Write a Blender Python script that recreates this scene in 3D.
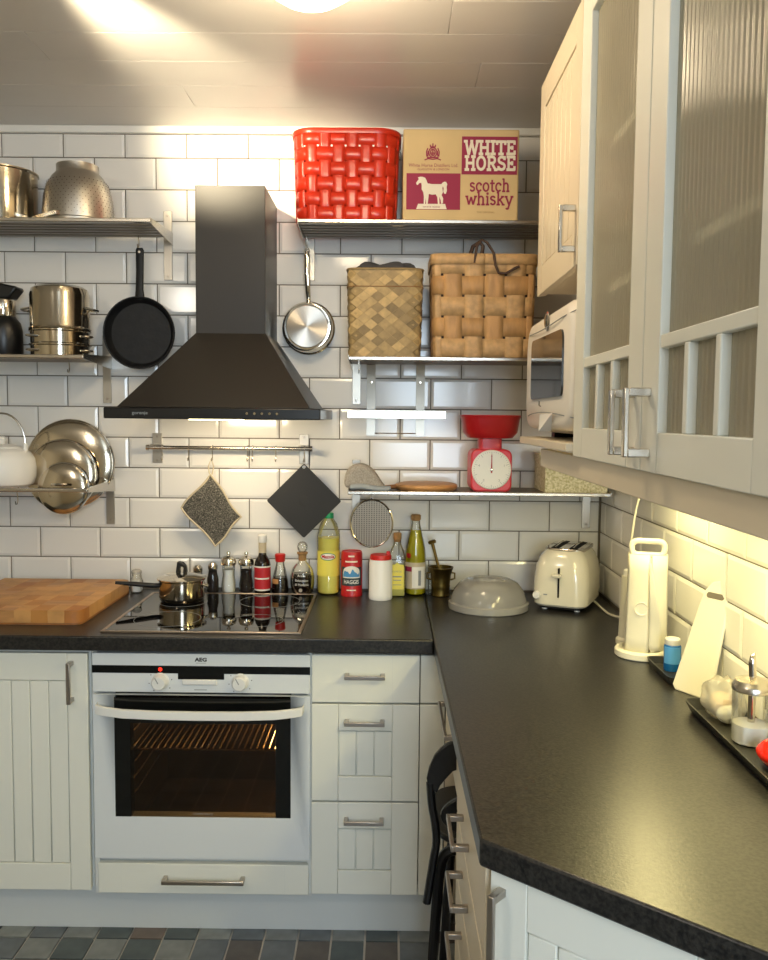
import bpy, math, random
from mathutils import Matrix, Vector, Euler

random.seed(7)
for o in list(bpy.data.objects):
    bpy.data.objects.remove(o)
scene = bpy.context.scene
COL = scene.collection
PI = math.pi

# ------------------------------------------------------------------ camera
cam_data = bpy.data.cameras.new('camera')
cam_data.sensor_fit = 'VERTICAL'
cam_data.sensor_height = 36.0
cam_data.sensor_width = 28.8
cam_data.lens = 32.25
cam_data.clip_start = 0.02
cam = bpy.data.objects.new('camera', cam_data)
cam.location = (-0.0352, -2.8897, 1.463)
cam.rotation_euler = (1.4973850, -0.0086800, 0.0066384)
COL.objects.link(cam)
scene.camera = cam

# ------------------------------------------------------------------ world, exposure
world = bpy.data.worlds.new('world')
scene.world = world
world.use_nodes = True
world.node_tree.nodes['Background'].inputs[0].default_value = (0.62, 0.72, 0.85, 1)
world.node_tree.nodes['Background'].inputs[1].default_value = 1.0
scene.view_settings.view_transform = 'Standard'
scene.view_settings.look = 'None'
scene.view_settings.gamma = 1.0
scene.view_settings.use_curve_mapping = False
scene.view_settings.exposure = 0.05

def light(name, kind, loc, power, col, rot=(0, 0, 0), size=None, size_y=None, spot=None, blend=.5, soft=None):
    d = bpy.data.lights.new(name, kind)
    d.energy = power
    d.color = col
    if kind == 'AREA':
        d.shape = 'RECTANGLE' if size_y else 'SQUARE'
        d.size = size
        if size_y:
            d.size_y = size_y
    if kind == 'SPOT':
        d.spot_size = spot
        d.spot_blend = blend
    if soft is not None and kind in ('POINT', 'SPOT'):
        d.shadow_soft_size = soft
    o = bpy.data.objects.new(name, d)
    o.location = loc
    o.rotation_euler = rot
    COL.objects.link(o)
    return o

def aim(o, target):
    v = Vector(target) - Vector(o.location)
    o.rotation_euler = v.to_track_quat('-Z', 'Y').to_euler()

WARM = (1.0, 0.80, 0.52)
DAY = (0.72, 0.87, 1.0)
# daylight through the window behind the camera
light('window_daylight', 'AREA', (0.46, -4.27, 1.62), 62, DAY, (PI/2, 0, 0), 1.05, 1.25)

# ------------------------------------------------------------------ helpers
MATS = {}
def lin(c):
    if isinstance(c, str):
        c = tuple(int(c[i:i+2], 16)/255 for i in (0, 2, 4))
    return tuple((v/12.92 if v <= .04045 else ((v+.055)/1.055)**2.4) for v in c)

def mat(name, col='ffffff', rough=.5, metal=0.0, spec=.5, coat=0.0, noise=None, bump=None, emit=None, trans=0.0,
        island=0.0, aniso=0.0, alpha=1.0, col2=None, stretch=None, radial=None, ramp=(.36, .64)):
    """noise=(scale, amount[, detail]) varies the base colour, bump=(scale, strength)."""
    m = bpy.data.materials.new(name)
    m.use_nodes = True
    nt = m.node_tree
    b = nt.nodes['Principled BSDF']
    c = lin(col)
    b.inputs['Base Color'].default_value = (*c, 1)
    b.inputs['Roughness'].default_value = rough
    b.inputs['Metallic'].default_value = metal
    b.inputs['Specular IOR Level'].default_value = spec
    b.inputs['Coat Weight'].default_value = coat
    b.inputs['Transmission Weight'].default_value = trans
    b.inputs['Anisotropic'].default_value = aniso
    b.inputs['Alpha'].default_value = alpha
    if emit:
        b.inputs['Emission Color'].default_value = (*lin(emit[0]), 1)
        b.inputs['Emission Strength'].default_value = emit[1]
    tc = nt.nodes.new('ShaderNodeTexCoord')
    src = tc.outputs['Object']
    if stretch:
        mp = nt.nodes.new('ShaderNodeMapping')
        mp.inputs['Scale'].default_value = stretch
        nt.links.new(src, mp.inputs['Vector'])
        src = mp.outputs['Vector']
    last = None
    if noise:
        n = nt.nodes.new('ShaderNodeTexNoise')
        n.inputs['Scale'].default_value = noise[0]
        n.inputs['Detail'].default_value = noise[2] if len(noise) > 2 else 3
        nt.links.new(src, n.inputs['Vector'])
        r = nt.nodes.new('ShaderNodeValToRGB')
        c2 = lin(col2) if col2 else tuple(v*(1-noise[1]) for v in c)
        r.color_ramp.elements[0].color = (*c2, 1)
        r.color_ramp.elements[1].color = (*c, 1)
        r.color_ramp.elements[0].position = ramp[0]
        r.color_ramp.elements[1].position = ramp[1]
        nt.links.new(n.outputs['Fac'], r.inputs['Fac'])
        last = r.outputs['Color']
    if island:
        g = nt.nodes.new('ShaderNodeNewGeometry')
        hs = nt.nodes.new('ShaderNodeHueSaturation')
        mr = nt.nodes.new('ShaderNodeMapRange')
        mr.inputs['To Min'].default_value = 1-island
        mr.inputs['To Max'].default_value = 1+island*.7
        nt.links.new(g.outputs['Random Per Island'], mr.inputs['Value'])
        nt.links.new(mr.outputs['Result'], hs.inputs['Value'])
        if last:
            nt.links.new(last, hs.inputs['Color'])
        else:
            hs.inputs['Color'].default_value = (*c, 1)
        last = hs.outputs['Color']
    if last:
        nt.links.new(last, b.inputs['Base Color'])
    if radial:
        tg = nt.nodes.new('ShaderNodeTangent')
        tg.direction_type = 'RADIAL'
        tg.axis = radial
        nt.links.new(tg.outputs['Tangent'], b.inputs['Tangent'])
    if bump:
        n2 = nt.nodes.new('ShaderNodeTexNoise')
        n2.inputs['Scale'].default_value = bump[0]
        n2.inputs['Detail'].default_value = 3
        nt.links.new(src, n2.inputs['Vector'])
        bp = nt.nodes.new('ShaderNodeBump')
        bp.inputs['Strength'].default_value = bump[1]
        bp.inputs['Distance'].default_value = .002
        nt.links.new(n2.outputs['Fac'], bp.inputs['Height'])
        nt.links.new(bp.outputs['Normal'], b.inputs['Normal'])
    MATS[name] = m
    return m

def glass_mat(name, tint='ffffff', rough=.02, refl=.9, cloud=0.0, cloudcol='d8d8d0'):
    """thin clear sheet: tinted see-through, fresnel gloss, optional milky share"""
    m = bpy.data.materials.new(name)
    m.use_nodes = True
    nt = m.node_tree
    nt.nodes.clear()
    out = nt.nodes.new('ShaderNodeOutputMaterial')
    tr = nt.nodes.new('ShaderNodeBsdfTransparent')
    tr.inputs['Color'].default_value = (*lin(tint), 1)
    gl = nt.nodes.new('ShaderNodeBsdfGlossy')
    gl.inputs['Roughness'].default_value = rough
    fr = nt.nodes.new('ShaderNodeFresnel')
    fr.inputs['IOR'].default_value = 1.5
    mu = nt.nodes.new('ShaderNodeMath')
    mu.operation = 'MULTIPLY'
    mu.inputs[1].default_value = refl
    nt.links.new(fr.outputs['Fac'], mu.inputs[0])
    mx = nt.nodes.new('ShaderNodeMixShader')
    base = tr.outputs[0]
    if cloud:
        df = nt.nodes.new('ShaderNodeBsdfTranslucent')
        df.inputs['Color'].default_value = (*lin(cloudcol), 1)
        d2 = nt.nodes.new('ShaderNodeBsdfDiffuse')
        d2.inputs['Color'].default_value = (*lin(cloudcol), 1)
        m3 = nt.nodes.new('ShaderNodeMixShader')
        m3.inputs['Fac'].default_value = .6
        nt.links.new(df.outputs[0], m3.inputs[1])
        nt.links.new(d2.outputs[0], m3.inputs[2])
        m2 = nt.nodes.new('ShaderNodeMixShader')
        m2.inputs['Fac'].default_value = cloud
        nt.links.new(base, m2.inputs[1])
        nt.links.new(m3.outputs[0], m2.inputs[2])
        base = m2.outputs[0]
    nt.links.new(mu.outputs[0], mx.inputs['Fac'])
    nt.links.new(base, mx.inputs[1])
    nt.links.new(gl.outputs[0], mx.inputs[2])
    nt.links.new(mx.outputs[0], out.inputs['Surface'])
    MATS[name] = m
    return m

MW = {}          # object name -> world matrix of a thing's root

class G:
    """collects geometry, then links it as ONE mesh object"""
    def __init__(s):
        s.v = []
        s.f = []
    def add(s, v, f):
        n = len(s.v)
        s.v += [tuple(p) for p in v]
        s.f += [tuple(i+n for i in q) for q in f]
        return s
    def box(s, x0, x1, y0, y1, z0, z1):
        x0, x1 = min(x0, x1), max(x0, x1)
        y0, y1 = min(y0, y1), max(y0, y1)
        z0, z1 = min(z0, z1), max(z0, z1)
        return s.add([(x0, y0, z0), (x1, y0, z0), (x1, y1, z0), (x0, y1, z0), (x0, y0, z1), (x1, y0, z1), (x1, y1, z1), (x0, y1, z1)],
                     [(0, 3, 2, 1), (4, 5, 6, 7), (0, 1, 5, 4), (1, 2, 6, 5), (2, 3, 7, 6), (3, 0, 4, 7)])
    def rbox(s, x0, x1, y0, y1, z0, z1, r, n=4):
        """box with corners rounded in the xy outline"""
        pts = rrect((x0+x1)/2, (y0+y1)/2, (x1-x0), (y1-y0), r, n)
        return s.prism(pts, z0, z1, 'z')
    def prism(s, pts, a, b, axis='z'):
        def P(p, t):
            if axis == 'z':
                return (p[0], p[1], t)
            if axis == 'y':
                return (p[0], t, p[1])
            return (t, p[0], p[1])
        n = len(pts)
        v = [P(p, a) for p in pts]+[P(p, b) for p in pts]
        f = [tuple(range(n))[::-1], tuple(range(n, 2*n))]+[(i, (i+1) % n, n+(i+1) % n, n+i) for i in range(n)]
        return s.add(v, f)
    def frustum(s, p0, z0, p1, z1):
        n = len(p0)
        v = [(*p, z0) for p in p0]+[(*p, z1) for p in p1]
        f = [tuple(range(n))[::-1], tuple(range(n, 2*n))]+[(i, (i+1) % n, n+(i+1) % n, n+i) for i in range(n)]
        return s.add(v, f)
    def loft(s, rings, cap0=True, cap1=True, closed=True):
        n = len(rings[0])
        v = [p for r in rings for p in r]
        f = []
        for k in range(len(rings)-1):
            for i in range(n if closed else n-1):
                j = (i+1) % n
                f.append((k*n+i, k*n+j, (k+1)*n+j, (k+1)*n+i))
        if cap0:
            f.append(tuple(range(n))[::-1])
        if cap1:
            f.append(tuple(range((len(rings)-1)*n, len(rings)*n)))
        return s.add(v, f)
    def frame(s, x0, x1, z0, z1, a0, a1, b0, b1, y0, y1):
        """rectangular plate with a rectangular opening, facing -y"""
        O = [(x0, z0), (x1, z0), (x1, z1), (x0, z1)]
        I = [(a0, b0), (a1, b0), (a1, b1), (a0, b1)]
        v = [(p[0], y, p[1]) for y in (y0, y1) for p in O+I]
        f = []
        for i in range(4):
            j = (i+1) % 4
            f += [(i, j, 4+j, 4+i), (8+i, 8+j, 12+j, 12+i), (i, j, 8+j, 8+i), (4+i, 4+j, 12+j, 12+i)]
        return s.add(v, f)
    def lathe(s, c, prof, seg=32, axis='z', sx=1.0, sy=1.0):
        """prof: (radius, height) list; radius 0 closes"""
        v, f = [], []
        idx = []
        for r, h in prof:
            if r <= 1e-6:
                idx.append([len(v)])
                v.append((0, 0, h))
            else:
                idx.append(list(range(len(v), len(v)+seg)))
                v += [(r*sx*math.cos(2*PI*i/seg), r*sy*math.sin(2*PI*i/seg), h) for i in range(seg)]
        for a, b in zip(idx, idx[1:]):
            for i in range(seg):
                j = (i+1) % seg
                if len(a) == 1 and len(b) == 1:
                    break
                if len(a) == 1:
                    f.append((a[0], b[j], b[i]))
                elif len(b) == 1:
                    f.append((a[i], a[j], b[0]))
                else:
                    f.append((a[i], a[j], b[j], b[i]))
        if axis == 'y':      # h runs towards -y (to the viewer)
            v = [(x, -h, y) for x, y, h in v]
        elif axis == 'x':
            v = [(-h, -x, y) for x, y, h in v]
        v = [(x+c[0], y+c[1], z+c[2]) for x, y, z in v]
        return s.add(v, f)
    def tube(s, pts, r, seg=8, closed=False, flat=None):
        pts = [Vector(p) for p in pts]
        n = len(pts)
        rings = []
        up = None
        for i, p in enumerate(pts):
            if closed:
                t = pts[(i+1) % n]-pts[i-1]
            else:
                t = pts[min(i+1, n-1)]-pts[max(i-1, 0)]
            t.normalize()
            if up is None:
                up = Vector((0, 0, 1)) if abs(t.z) < .9 else Vector((0, 1, 0))
            a = t.cross(up)
            if a.length < 1e-4:
                a = t.orthogonal()
            a.normalize()
            b = a.cross(t).normalized()
            up = b
            ri = r[i] if isinstance(r, (list, tuple)) else r
            fl = flat or 1.0
            rings.append([tuple(p+a*ri*math.cos(2*PI*k/seg)+b*ri*fl*math.sin(2*PI*k/seg)) for k in range(seg)])
        if closed:
            rings.append(rings[0])
            return s.loft(rings, False, False)
        return s.loft(rings)
    def sheet(s, fn, nu, nv):
        v = [fn(i/nu, j/nv) for j in range(nv+1) for i in range(nu+1)]
        f = [(j*(nu+1)+i, j*(nu+1)+i+1, (j+1)*(nu+1)+i+1, (j+1)*(nu+1)+i) for j in range(nv) for i in range(nu)]
        return s.add(v, f)
    def xf(s, m):
        s.v = [tuple(m @ Vector(p)) for p in s.v]
        return s
    def mesh(s, name, inv=None, sharp=35):
        v = s.v if inv is None else [tuple(inv @ Vector(p)) for p in s.v]
        me = bpy.data.meshes.new(name)
        me.from_pydata(v, [], s.f)
        me.validate()
        import bmesh
        bm = bmesh.new()
        bm.from_mesh(me)
        bmesh.ops.recalc_face_normals(bm, faces=bm.faces)
        bm.to_mesh(me)
        bm.free()
        me.shade_smooth()
        me.set_sharp_from_angle(angle=math.radians(sharp))
        return me
    def build(s, name, m, parent=None, world=True, bev=0.0, seg=2, sub=0, solid=0.0, sharp=35):
        inv = None
        if parent is not None and world:
            inv = rootmat(parent).inverted()
        me = s.mesh(name, inv, sharp)
        me.materials.append(MATS[m])
        o = bpy.data.objects.new(name, me)
        COL.objects.link(o)
        if parent is not None:
            o.parent = parent
        if solid:
            md = o.modifiers.new('solid', 'SOLIDIFY')
            md.thickness = solid
            md.offset = 0
        if bev:
            md = o.modifiers.new('bevel', 'BEVEL')
            md.width = bev
            md.segments = seg
            md.limit_method = 'ANGLE'
            md.angle_limit = math.radians(40)
        if sub:
            md = o.modifiers.new('sub', 'SUBSURF')
            md.levels = sub
            md.render_levels = sub
        return o

def rootmat(o):
    while o.parent is not None:
        o = o.parent
    return MW.get(o.name, Matrix.Identity(4))

def rrect(cx, cy, w, h, r, n=4):
    pts = []
    for sx, sy, a0 in ((1, 1, 0), (-1, 1, PI/2), (-1, -1, PI), (1, -1, 1.5*PI)):
        for k in range(n+1):
            a = a0+PI/2*k/n
            pts.append((cx+sx*(w/2-r)+r*math.cos(a), cy+sy*(h/2-r)+r*math.sin(a)))
    return pts

def arc(cx, cy, rx, ry, a0, a1, n=10):
    return [(cx+rx*math.cos(math.radians(a0+(a1-a0)*i/n)), cy+ry*math.sin(math.radians(a0+(a1-a0)*i/n))) for i in range(n+1)]

def tag(o, label, cat, group=None):
    o['label'] = label
    o['category'] = cat
    if group:
        o['group'] = group
    return o

def thing(name, label, cat, loc, rz=0.0, group=None):
    o = bpy.data.objects.new(name, None)
    o.empty_display_size = .03
    o.location = loc
    o.rotation_euler = (0, 0, rz)
    COL.objects.link(o)
    MW[o.name] = Matrix.Translation(loc) @ Matrix.Rotation(rz, 4, 'Z')
    return tag(o, label, cat, group)

def struct(o):
    o['kind'] = 'structure'
    return o

def stuff(o):
    o['kind'] = 'stuff'
    return o

def dup(root, loc, rz=None, label=None):
    r = root.copy()
    COL.objects.link(r)
    r.location = loc
    if rz is not None:
        r.rotation_euler = (0, 0, rz)
    if label:
        r['label'] = label
    for ch in list(root.children):
        c = ch.copy()
        COL.objects.link(c)
        c.parent = r
        for g in list(ch.children):
            d = g.copy()
            COL.objects.link(d)
            d.parent = c
    return r

def text(name, s, size, m, parent, fn, align='CENTER', bold=0.0, sx=1.0):
    """flat print: fn(x, y) maps glyph plane to world (a point on the printed surface)"""
    cu = bpy.data.curves.new('t', 'FONT')
    cu.body = s
    cu.size = size
    cu.align_x = align
    cu.align_y = 'CENTER'
    cu.offset = bold
    cu.resolution_u = 2
    to = bpy.data.objects.new('t', cu)
    me = bpy.data.meshes.new_from_object(to)
    bpy.data.objects.remove(to)
    g = G()
    g.v = [tuple(fn(p.co.x*sx, p.co.y)) for p in me.vertices]
    g.f = [tuple(p.vertices) for p in me.polygons]
    bpy.data.meshes.remove(me)
    return g.build(name, m, parent)

def cyl_print(cx, cy, zc, r):
    """glyph plane wrapped on an upright cylinder that faces the viewer (-y)"""
    def fn(x, y):
        a = x/r
        return (cx+(r+.0004)*math.sin(a), cy-(r+.0004)*math.cos(a), zc+y)
    return fn

def wrap_shape(cx, cy, zc, r, w, bot, top, n=24):
    """flat print on a cylinder between two height curves bot(s), top(s), s in -1..1, half width w"""
    fn = cyl_print(cx, cy, zc, r)
    return G().sheet(lambda u, v: fn(w*(2*u-1), bot(2*u-1)+(top(2*u-1)-bot(2*u-1))*v), n, 2)

def cyl_patch(cx, cy, r, a0, a1, z0, z1, n=14):
    """curved label; angle 0 faces -y, degrees"""
    g = G()
    def fn(u, v):
        a = math.radians(a0+(a1-a0)*u)
        return (cx+r*math.sin(a), cy-r*math.cos(a), z0+(z1-z0)*v)
    return g.sheet(fn, n, 1)
# ------------------------------------------------------------------ materials
mat('tile_glaze', 'e9e7e2', .13, spec=.5, bump=(9, .05))
mat('grout', '6f675b', .9)
mat('ceiling_gloss', 'd9d5d0', .3, spec=.5, noise=(2.5, .05))
mat('white_paint', 'e9e8e2', .5)
mat('wall_paint', 'd3c8b0', .8)
mat('cabinet_white', 'e8e8dd', .38, spec=.4)
mat('cabinet_cream', 'e0d3ba', .36, spec=.4)  # tan deepened to carry the warm lamp light on the upper door
mat('plinth_white', 'd7dad8', .45)
mat('carcass', 'dcdcd6', .6)
mat('worktop', '302e2b', .31, spec=.55, noise=(170, .8, 6), col2='0d0e10', bump=(240, .12))
mat('steel', 'c9c2b6', .24, 1.0, aniso=.3)
mat('steel_brushed', 'bdb7ac', .36, 1.0, stretch=(1, 60, 60), bump=(30, .08))
mat('chrome', 'd4cdc0', .08, 1.0)
mat('mirror_steel', 'c7bca8', .13, 1.0)
mat('slat_steel', '8f887e', .42, 1.0)
mat('nickel', 'b8b0a6', .32, 1.0)
mat('handle_steel', 'b4aca4', .34, 1.0)
mat('hood_black', '211d19', .42, spec=.45)
mat('hood_lip', '0d0d0d', .3)
mat('cast_iron', '17181a', .55, spec=.4, noise=(30, .4), bump=(90, .3))
mat('black_plastic', '121212', .35)
mat('black_rubber', '2a2b2d', .75, bump=(200, .2))
mat('red_paint', 'd4331a', .3, spec=.5, noise=(14, .15))
mat('carton', 'dcbe88', .7, noise=(8, .08))
mat('print_maroon', '9a2748', .7)
mat('print_cream', 'efe3cd', .7)
mat('print_red', 'b3202a', .6)
mat('palm', 'bda06c', .6, island=.5, noise=(60, .18))
mat('birch', 'd0a068', .55, noise=(50, .22, 4), stretch=(1, 1, .3))
mat('birch_b', 'd9af7a', .55, noise=(45, .25, 4))
mat('leather', '4a3222', .6)
mat('cloth_dark', '4c4a4a', .9, bump=(300, .4))
mat('cloth_tweed', '8a857b', .95, noise=(330, .75, 4), col2='33332f', bump=(260, .6), ramp=(.45, .68))
mat('steel_spun', 'b5aea4', .3, 1.0, aniso=.85, radial='Y')
mat('grater_steel', '9a8d7c', .42, 1.0)
mat('grater_slot', '4a4038', .6)
mat('cloth_edge', 'c2b59a', .9)
mat('cloth_mitt', 'b0a89c', .95, noise=(220, .3), bump=(260, .7))
mat('cloth_mitt_trim', '9aa0a4', .9, bump=(200, .5))
mat('wood_board', 'c9935a', .45, noise=(7, .35, 5), stretch=(1, 5, 5))
mat('wood_end', 'cf9a5c', .5, noise=(12, .3, 4))
mat('wood_end_b', 'c08543', .5, noise=(12, .3, 4))
mat('wood_end_c', 'b5763a', .5, noise=(12, .3, 4))
mat('wood_dark', 'a26a38', .5, noise=(14, .3))
mat('glass_ceramic', '050505', .03, spec=.6)
mat('hob_trim', 'b6a594', .3, 1.0)
mat('enamel_white', 'dfe3e4', .22, spec=.5)
mat('knob_white', 'e6e6e2', .3)
mat('oven_dark', '070808', .08, spec=.6)
mat('oven_cavity', '3a2c1e', .45, noise=(6, .5))
mat('oven_rack', 'd8c49a', .25, 1.0)
mat('signal_red', 'ff2418', .3, emit=('ff2a18', 2.2))
mat('lamp_glass', 'fff4e0', .4, emit=('ffe9c4', 9.0))
mat('tube_glow', 'fff6d8', .4, emit=('fff0b8', 7.0))
mat('brass', '8d7440', .35, 1.0, noise=(20, .3))
mat('brass_dark', '6e5c30', .42, 1.0, noise=(18, .4), bump=(50, .2))
mat('red_plastic', 'b5161c', .3, spec=.5)
mat('scale_red', 'd93a45', .35)
mat('dial_white', 'e9e7dc', .35)
mat('print_black', '1a1a1a', .6)
mat('print_grey', '8b8f90', .6)
mat('micro_cream', 'ebe4d8', .33)
mat('micro_glass', '181716', .06, spec=.6)
mat('toaster_cream', 'e4dfca', .16, spec=.5, coat=.4)
mat('plastic_cream', 'e6e2cf', .38)
mat('plastic_white', 'ecebe6', .4)
mat('blue_liquid', '1c6fc0', .2, trans=.2)
mat('tray_dark', '2a2a27', .35)
mat('salt_white', 'efeeea', .9)
mat('pepper_dark', '2f231c', .9, noise=(300, .6))
mat('cork', 'b08652', .8, noise=(80, .3))
mat('oil_yellow', 'f2e878', .15, trans=.12)
mat('oil_pale', 'ddd478', .15, trans=.12)
mat('oil_green', 'b0a81e', .12, trans=.12)
mat('soy_dark', '140a05', .12)
mat('label_yellow', 'e8da5c', .5)
mat('label_red', 'b8222a', .5)
mat('label_white', 'e8e5dc', .55)
mat('label_blue', '4a90c4', .55)
mat('label_dark', '2c3a40', .55)
mat('can_red', 'b81c22', .35)
mat('cap_green', '168a58', .4)
mat('cap_red', 'c01d18', .4)
mat('label_bright_blue', '5aa6ec', .5)
mat('vegetable_red', 'c3200f', .2, coat=.4)
mat('bread', 'd8b78a', .8, noise=(40, .25))
mat('chair_black', '0e0f12', .3, spec=.5)
mat('hole_black', '050505', .9)
mat('speckle', 'efe9cc', .6, noise=(150, .35, 2), col2='c0ba86')
mat('cord_white', 'dcd8c6', .5)
mat('crockery', 'cdbfa6', .3)
mat('crockery_dark', '5b4a3c', .3)
mat('floor_grout', 'bdb6ac', .85)
for i, c in enumerate(('525b5c', '7f8382', '5f5953', '8e918d', '696f73', '75675d')):
    mat('floor_tile_%d' % i, c, .42, noise=(18, .25, 4), bump=(40, .15))
glass_mat('clear_glass', 'fdfdfa', .02, .8)
glass_mat('pane_glass', 'f6f4e8', .12, .42, cloud=.56, cloudcol='ece6d0')
glass_mat('oven_glass', 'c8b79c', .03, 1.0)
glass_mat('milky_plastic', 'f4f2ea', .15, 1.0, cloud=.42, cloudcol='f8f6f0')
glass_mat('bag_plastic', 'f6f6f2', .2, .8, cloud=.36, cloudcol='f4f4f0')
glass_mat('window_glass', 'ffffff', .0, .6)

# ------------------------------------------------------------------ the room
XR = 0.6765          # right wall
CT = 0.872           # worktop height
FZ = 0.015           # floor
CE = 2.405           # ceiling
LX, RY = -2.6, -4.3  # left and rear wall
PX, PZ, J0 = .203, .1020, .9787

floor = struct(G().box(LX-.1, XR+.1, RY-.1, .1, FZ-.1, FZ-.006).build('floor', 'floor_grout'))
fw = .0935
ft = G().box(0, fw-.006, 0, fw-.006, 0, .008).mesh('floor_tile')
fmeshes = []
for i in range(6):
    m_ = ft.copy()
    m_.materials.append(MATS['floor_tile_%d' % i])
    fmeshes.append(m_)
rest = G()
for r in range(-1, 40):
    for c in range(0, 36):
        x = -2.58+c*fw+.058
        y = -.611-fw*r
        if x+fw > XR or y-fw < RY:
            continue
        if r <= 6 and 13 <= c <= 33 and y < -.5:
            k = random.choice((0, 2, 4)) if (r+c) % 2 else random.choice((1, 3, 5))
            if r % 2 == 0 and random.random() < .25:
                k = random.choice((0, 5, 2))
            o = bpy.data.objects.new('floor_tile', fmeshes[k])
            COL.objects.link(o)
            o.location = (x+.003, y-fw+.003, FZ-.008)
            o.parent = floor
        else:
            rest.box(x+.003, x+fw-.003, y-fw+.003, y-.003, FZ-.008, FZ)
stuff(rest.build('floor_tile_field', 'floor_tile_1', floor))

wall_back = struct(G().box(LX-.1, XR+.1, .006, .12, FZ-.1, CE+.1).build('wall_back', 'grout'))
wall_right = struct(G().box(XR+.006, XR+.12, RY-.1, .006, FZ-.1, CE+.1).build('wall_right', 'grout'))
G().box(LX, -1.73, -.001, .0062, FZ, CE).build('painted_section', 'wall_paint', wall_back)
wall_left = struct(G().box(LX-.12, LX, RY, .006, FZ-.1, CE+.1).build('wall_left', 'wall_paint'))
wr = G()
wr.box(LX-.1, XR+.1, RY-.12, RY, FZ-.1, .98).box(LX-.1, XR+.1, RY-.12, RY, 2.26, CE+.1)
wr.box(LX-.1, -.08, RY-.12, RY, .98, 2.26).box(.99, XR+.4, RY-.12, RY, .98, 2.26)
wall_rear = struct(wr.build('wall_rear', 'wall_paint'))
w = struct(G().box(-.08, .99, RY-.09, RY-.06, .98, 1.04).box(-.08, .99, RY-.09, RY-.06, 2.2, 2.26).box(-.08, -.02, RY-.09, RY-.06, .98, 2.26).box(.93, .99, RY-.09, RY-.06, .98, 2.26).box(.43, .49, RY-.09, RY-.06, .98, 2.26).build('window_1', 'white_paint'))
G().box(-.03, .94, RY-.078, RY-.074, 1.03, 2.21).build('pane', 'window_glass', w)
# wall tiles: bevelled metro tiles, laid in half bond
_tm = {}
def tile_mesh(w, h):
    k = (round(w, 4), round(h, 4))
    if k not in _tm:
        b, d, e = .0085, .0055, .0015
        v = []
        for ins, z in ((0, 0), (0, -.003), (b, -d)):
            v += [(ins, z, ins), (w-ins, z, ins), (w-ins, z, h-ins), (ins, z, h-ins)]
        f = [(8, 9, 10, 11)]
        for r in (0, 4):
            f += [(r+i, r+(i+1) % 4, r+4+(i+1) % 4, r+4+i) for i in range(4)]
        me = G().add(v, f).mesh('tile', sharp=10)
        me.materials.append(MATS['tile_glaze'])
        _tm[k] = me
    return _tm[k]
g_ = .0036
def put_tile(parent, x, y, z, w, h, rz):
    if w < .012 or h < .012:
        return
    o = bpy.data.objects.new('wall_tile', tile_mesh(w-g_, h-g_))
    COL.objects.link(o)
    o.location = (x+(g_/2 if rz == 0 else 0), y-(g_/2 if rz else 0), z+g_/2)
    # each tile hand-set: a hair out of plane
    o.rotation_euler = (random.uniform(-.006, .006), 0, rz+random.uniform(-.005, .005))
    o.parent = parent
for r in range(-1, 14):
    z0 = max(J0+r*PZ, CT)
    z1 = min(J0+(r+1)*PZ, 2.381)
    off = 0 if r % 2 == 0 else PX/2
    for c in range(-9, 5):
        x0, x1 = off+c*PX, off+(c+1)*PX
        if x0 >= XR-.004 or x1 < -1.72:
            continue
        put_tile(wall_back, x0, .006, z0, min(x1, XR-.002)-x0, z1-z0, 0)
for r in range(-1, 5):
    z0 = max(J0+r*PZ, CT)
    z1 = J0+(r+1)*PZ
    off = -.165+PX if r % 2 == 0 else -.072+PX
    for c in range(0, 12):
        y0, y1 = off-c*PX, off-(c+1)*PX
        y0 = min(y0, -.003)
        if y0-y1 < .02 or y1 < -2.35:
            continue
        put_tile(wall_right, XR+.006, y0, z0, y0-y1, z1-z0, -PI/2)

struct(G().box(LX, XR, -.012, .006, 2.381, CE).build('trim_1', 'white_paint', bev=.003))
struct(G().box(XR-.012, XR+.006, RY, -.012, 2.381, CE).build('trim_2', 'white_paint', bev=.003))

ceiling = struct(G().box(LX-.1, XR+.1, RY-.1, .1, CE+.012, CE+.1).build('ceiling', 'ceiling_gloss'))
ys = [0.006, -.18]+[-.18-.171*k for k in range(1, 25)]
ys = [y for y in ys if y > RY]+[RY]
joints = [[-.64], [.2, -1.2], [-.95], [.1, -1.6], [-.35], [-1.1], [.3, -1.4]]
for i in range(len(ys)-1):
    xs = [LX]+sorted(joints[(i+6) % 7 if i != 1 else 0])+[XR+.006]
    if i == 0:
        xs = [LX, -1.3, XR+.006]
    for a, b in zip(xs, xs[1:]):
        G().box(a+.0004, b-.0004, ys[i+1]+.0005, ys[i]-.0005, CE, CE+.012).build('ceiling_panel', 'ceiling_gloss', ceiling, bev=.0008, seg=1)
# ------------------------------------------------------------------ worktops
AX, AY = .097, -1.72
ux, uy = .7593, -.6508           # direction of the cut end
BXY = (XR, AY+(XR-AX)*uy/ux)
o = G().prism([(-1.8, -.001), (.0865, -.001), (.0865, -.638), (-1.8, -.638)], CT-.04, CT).build('worktop', 'worktop', bev=.004)
tag(o, 'dark speckled worktop along the back wall under the hob', 'worktop')
o = G().prism([(.088, -.001), (XR-.001, -.001), (XR-.001, BXY[1]), (AX, AY), (.088, -.638)], CT-.04, CT).build('worktop', 'worktop', bev=.004)
tag(o, 'dark speckled worktop on the right with an angled near end', 'worktop')

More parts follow.
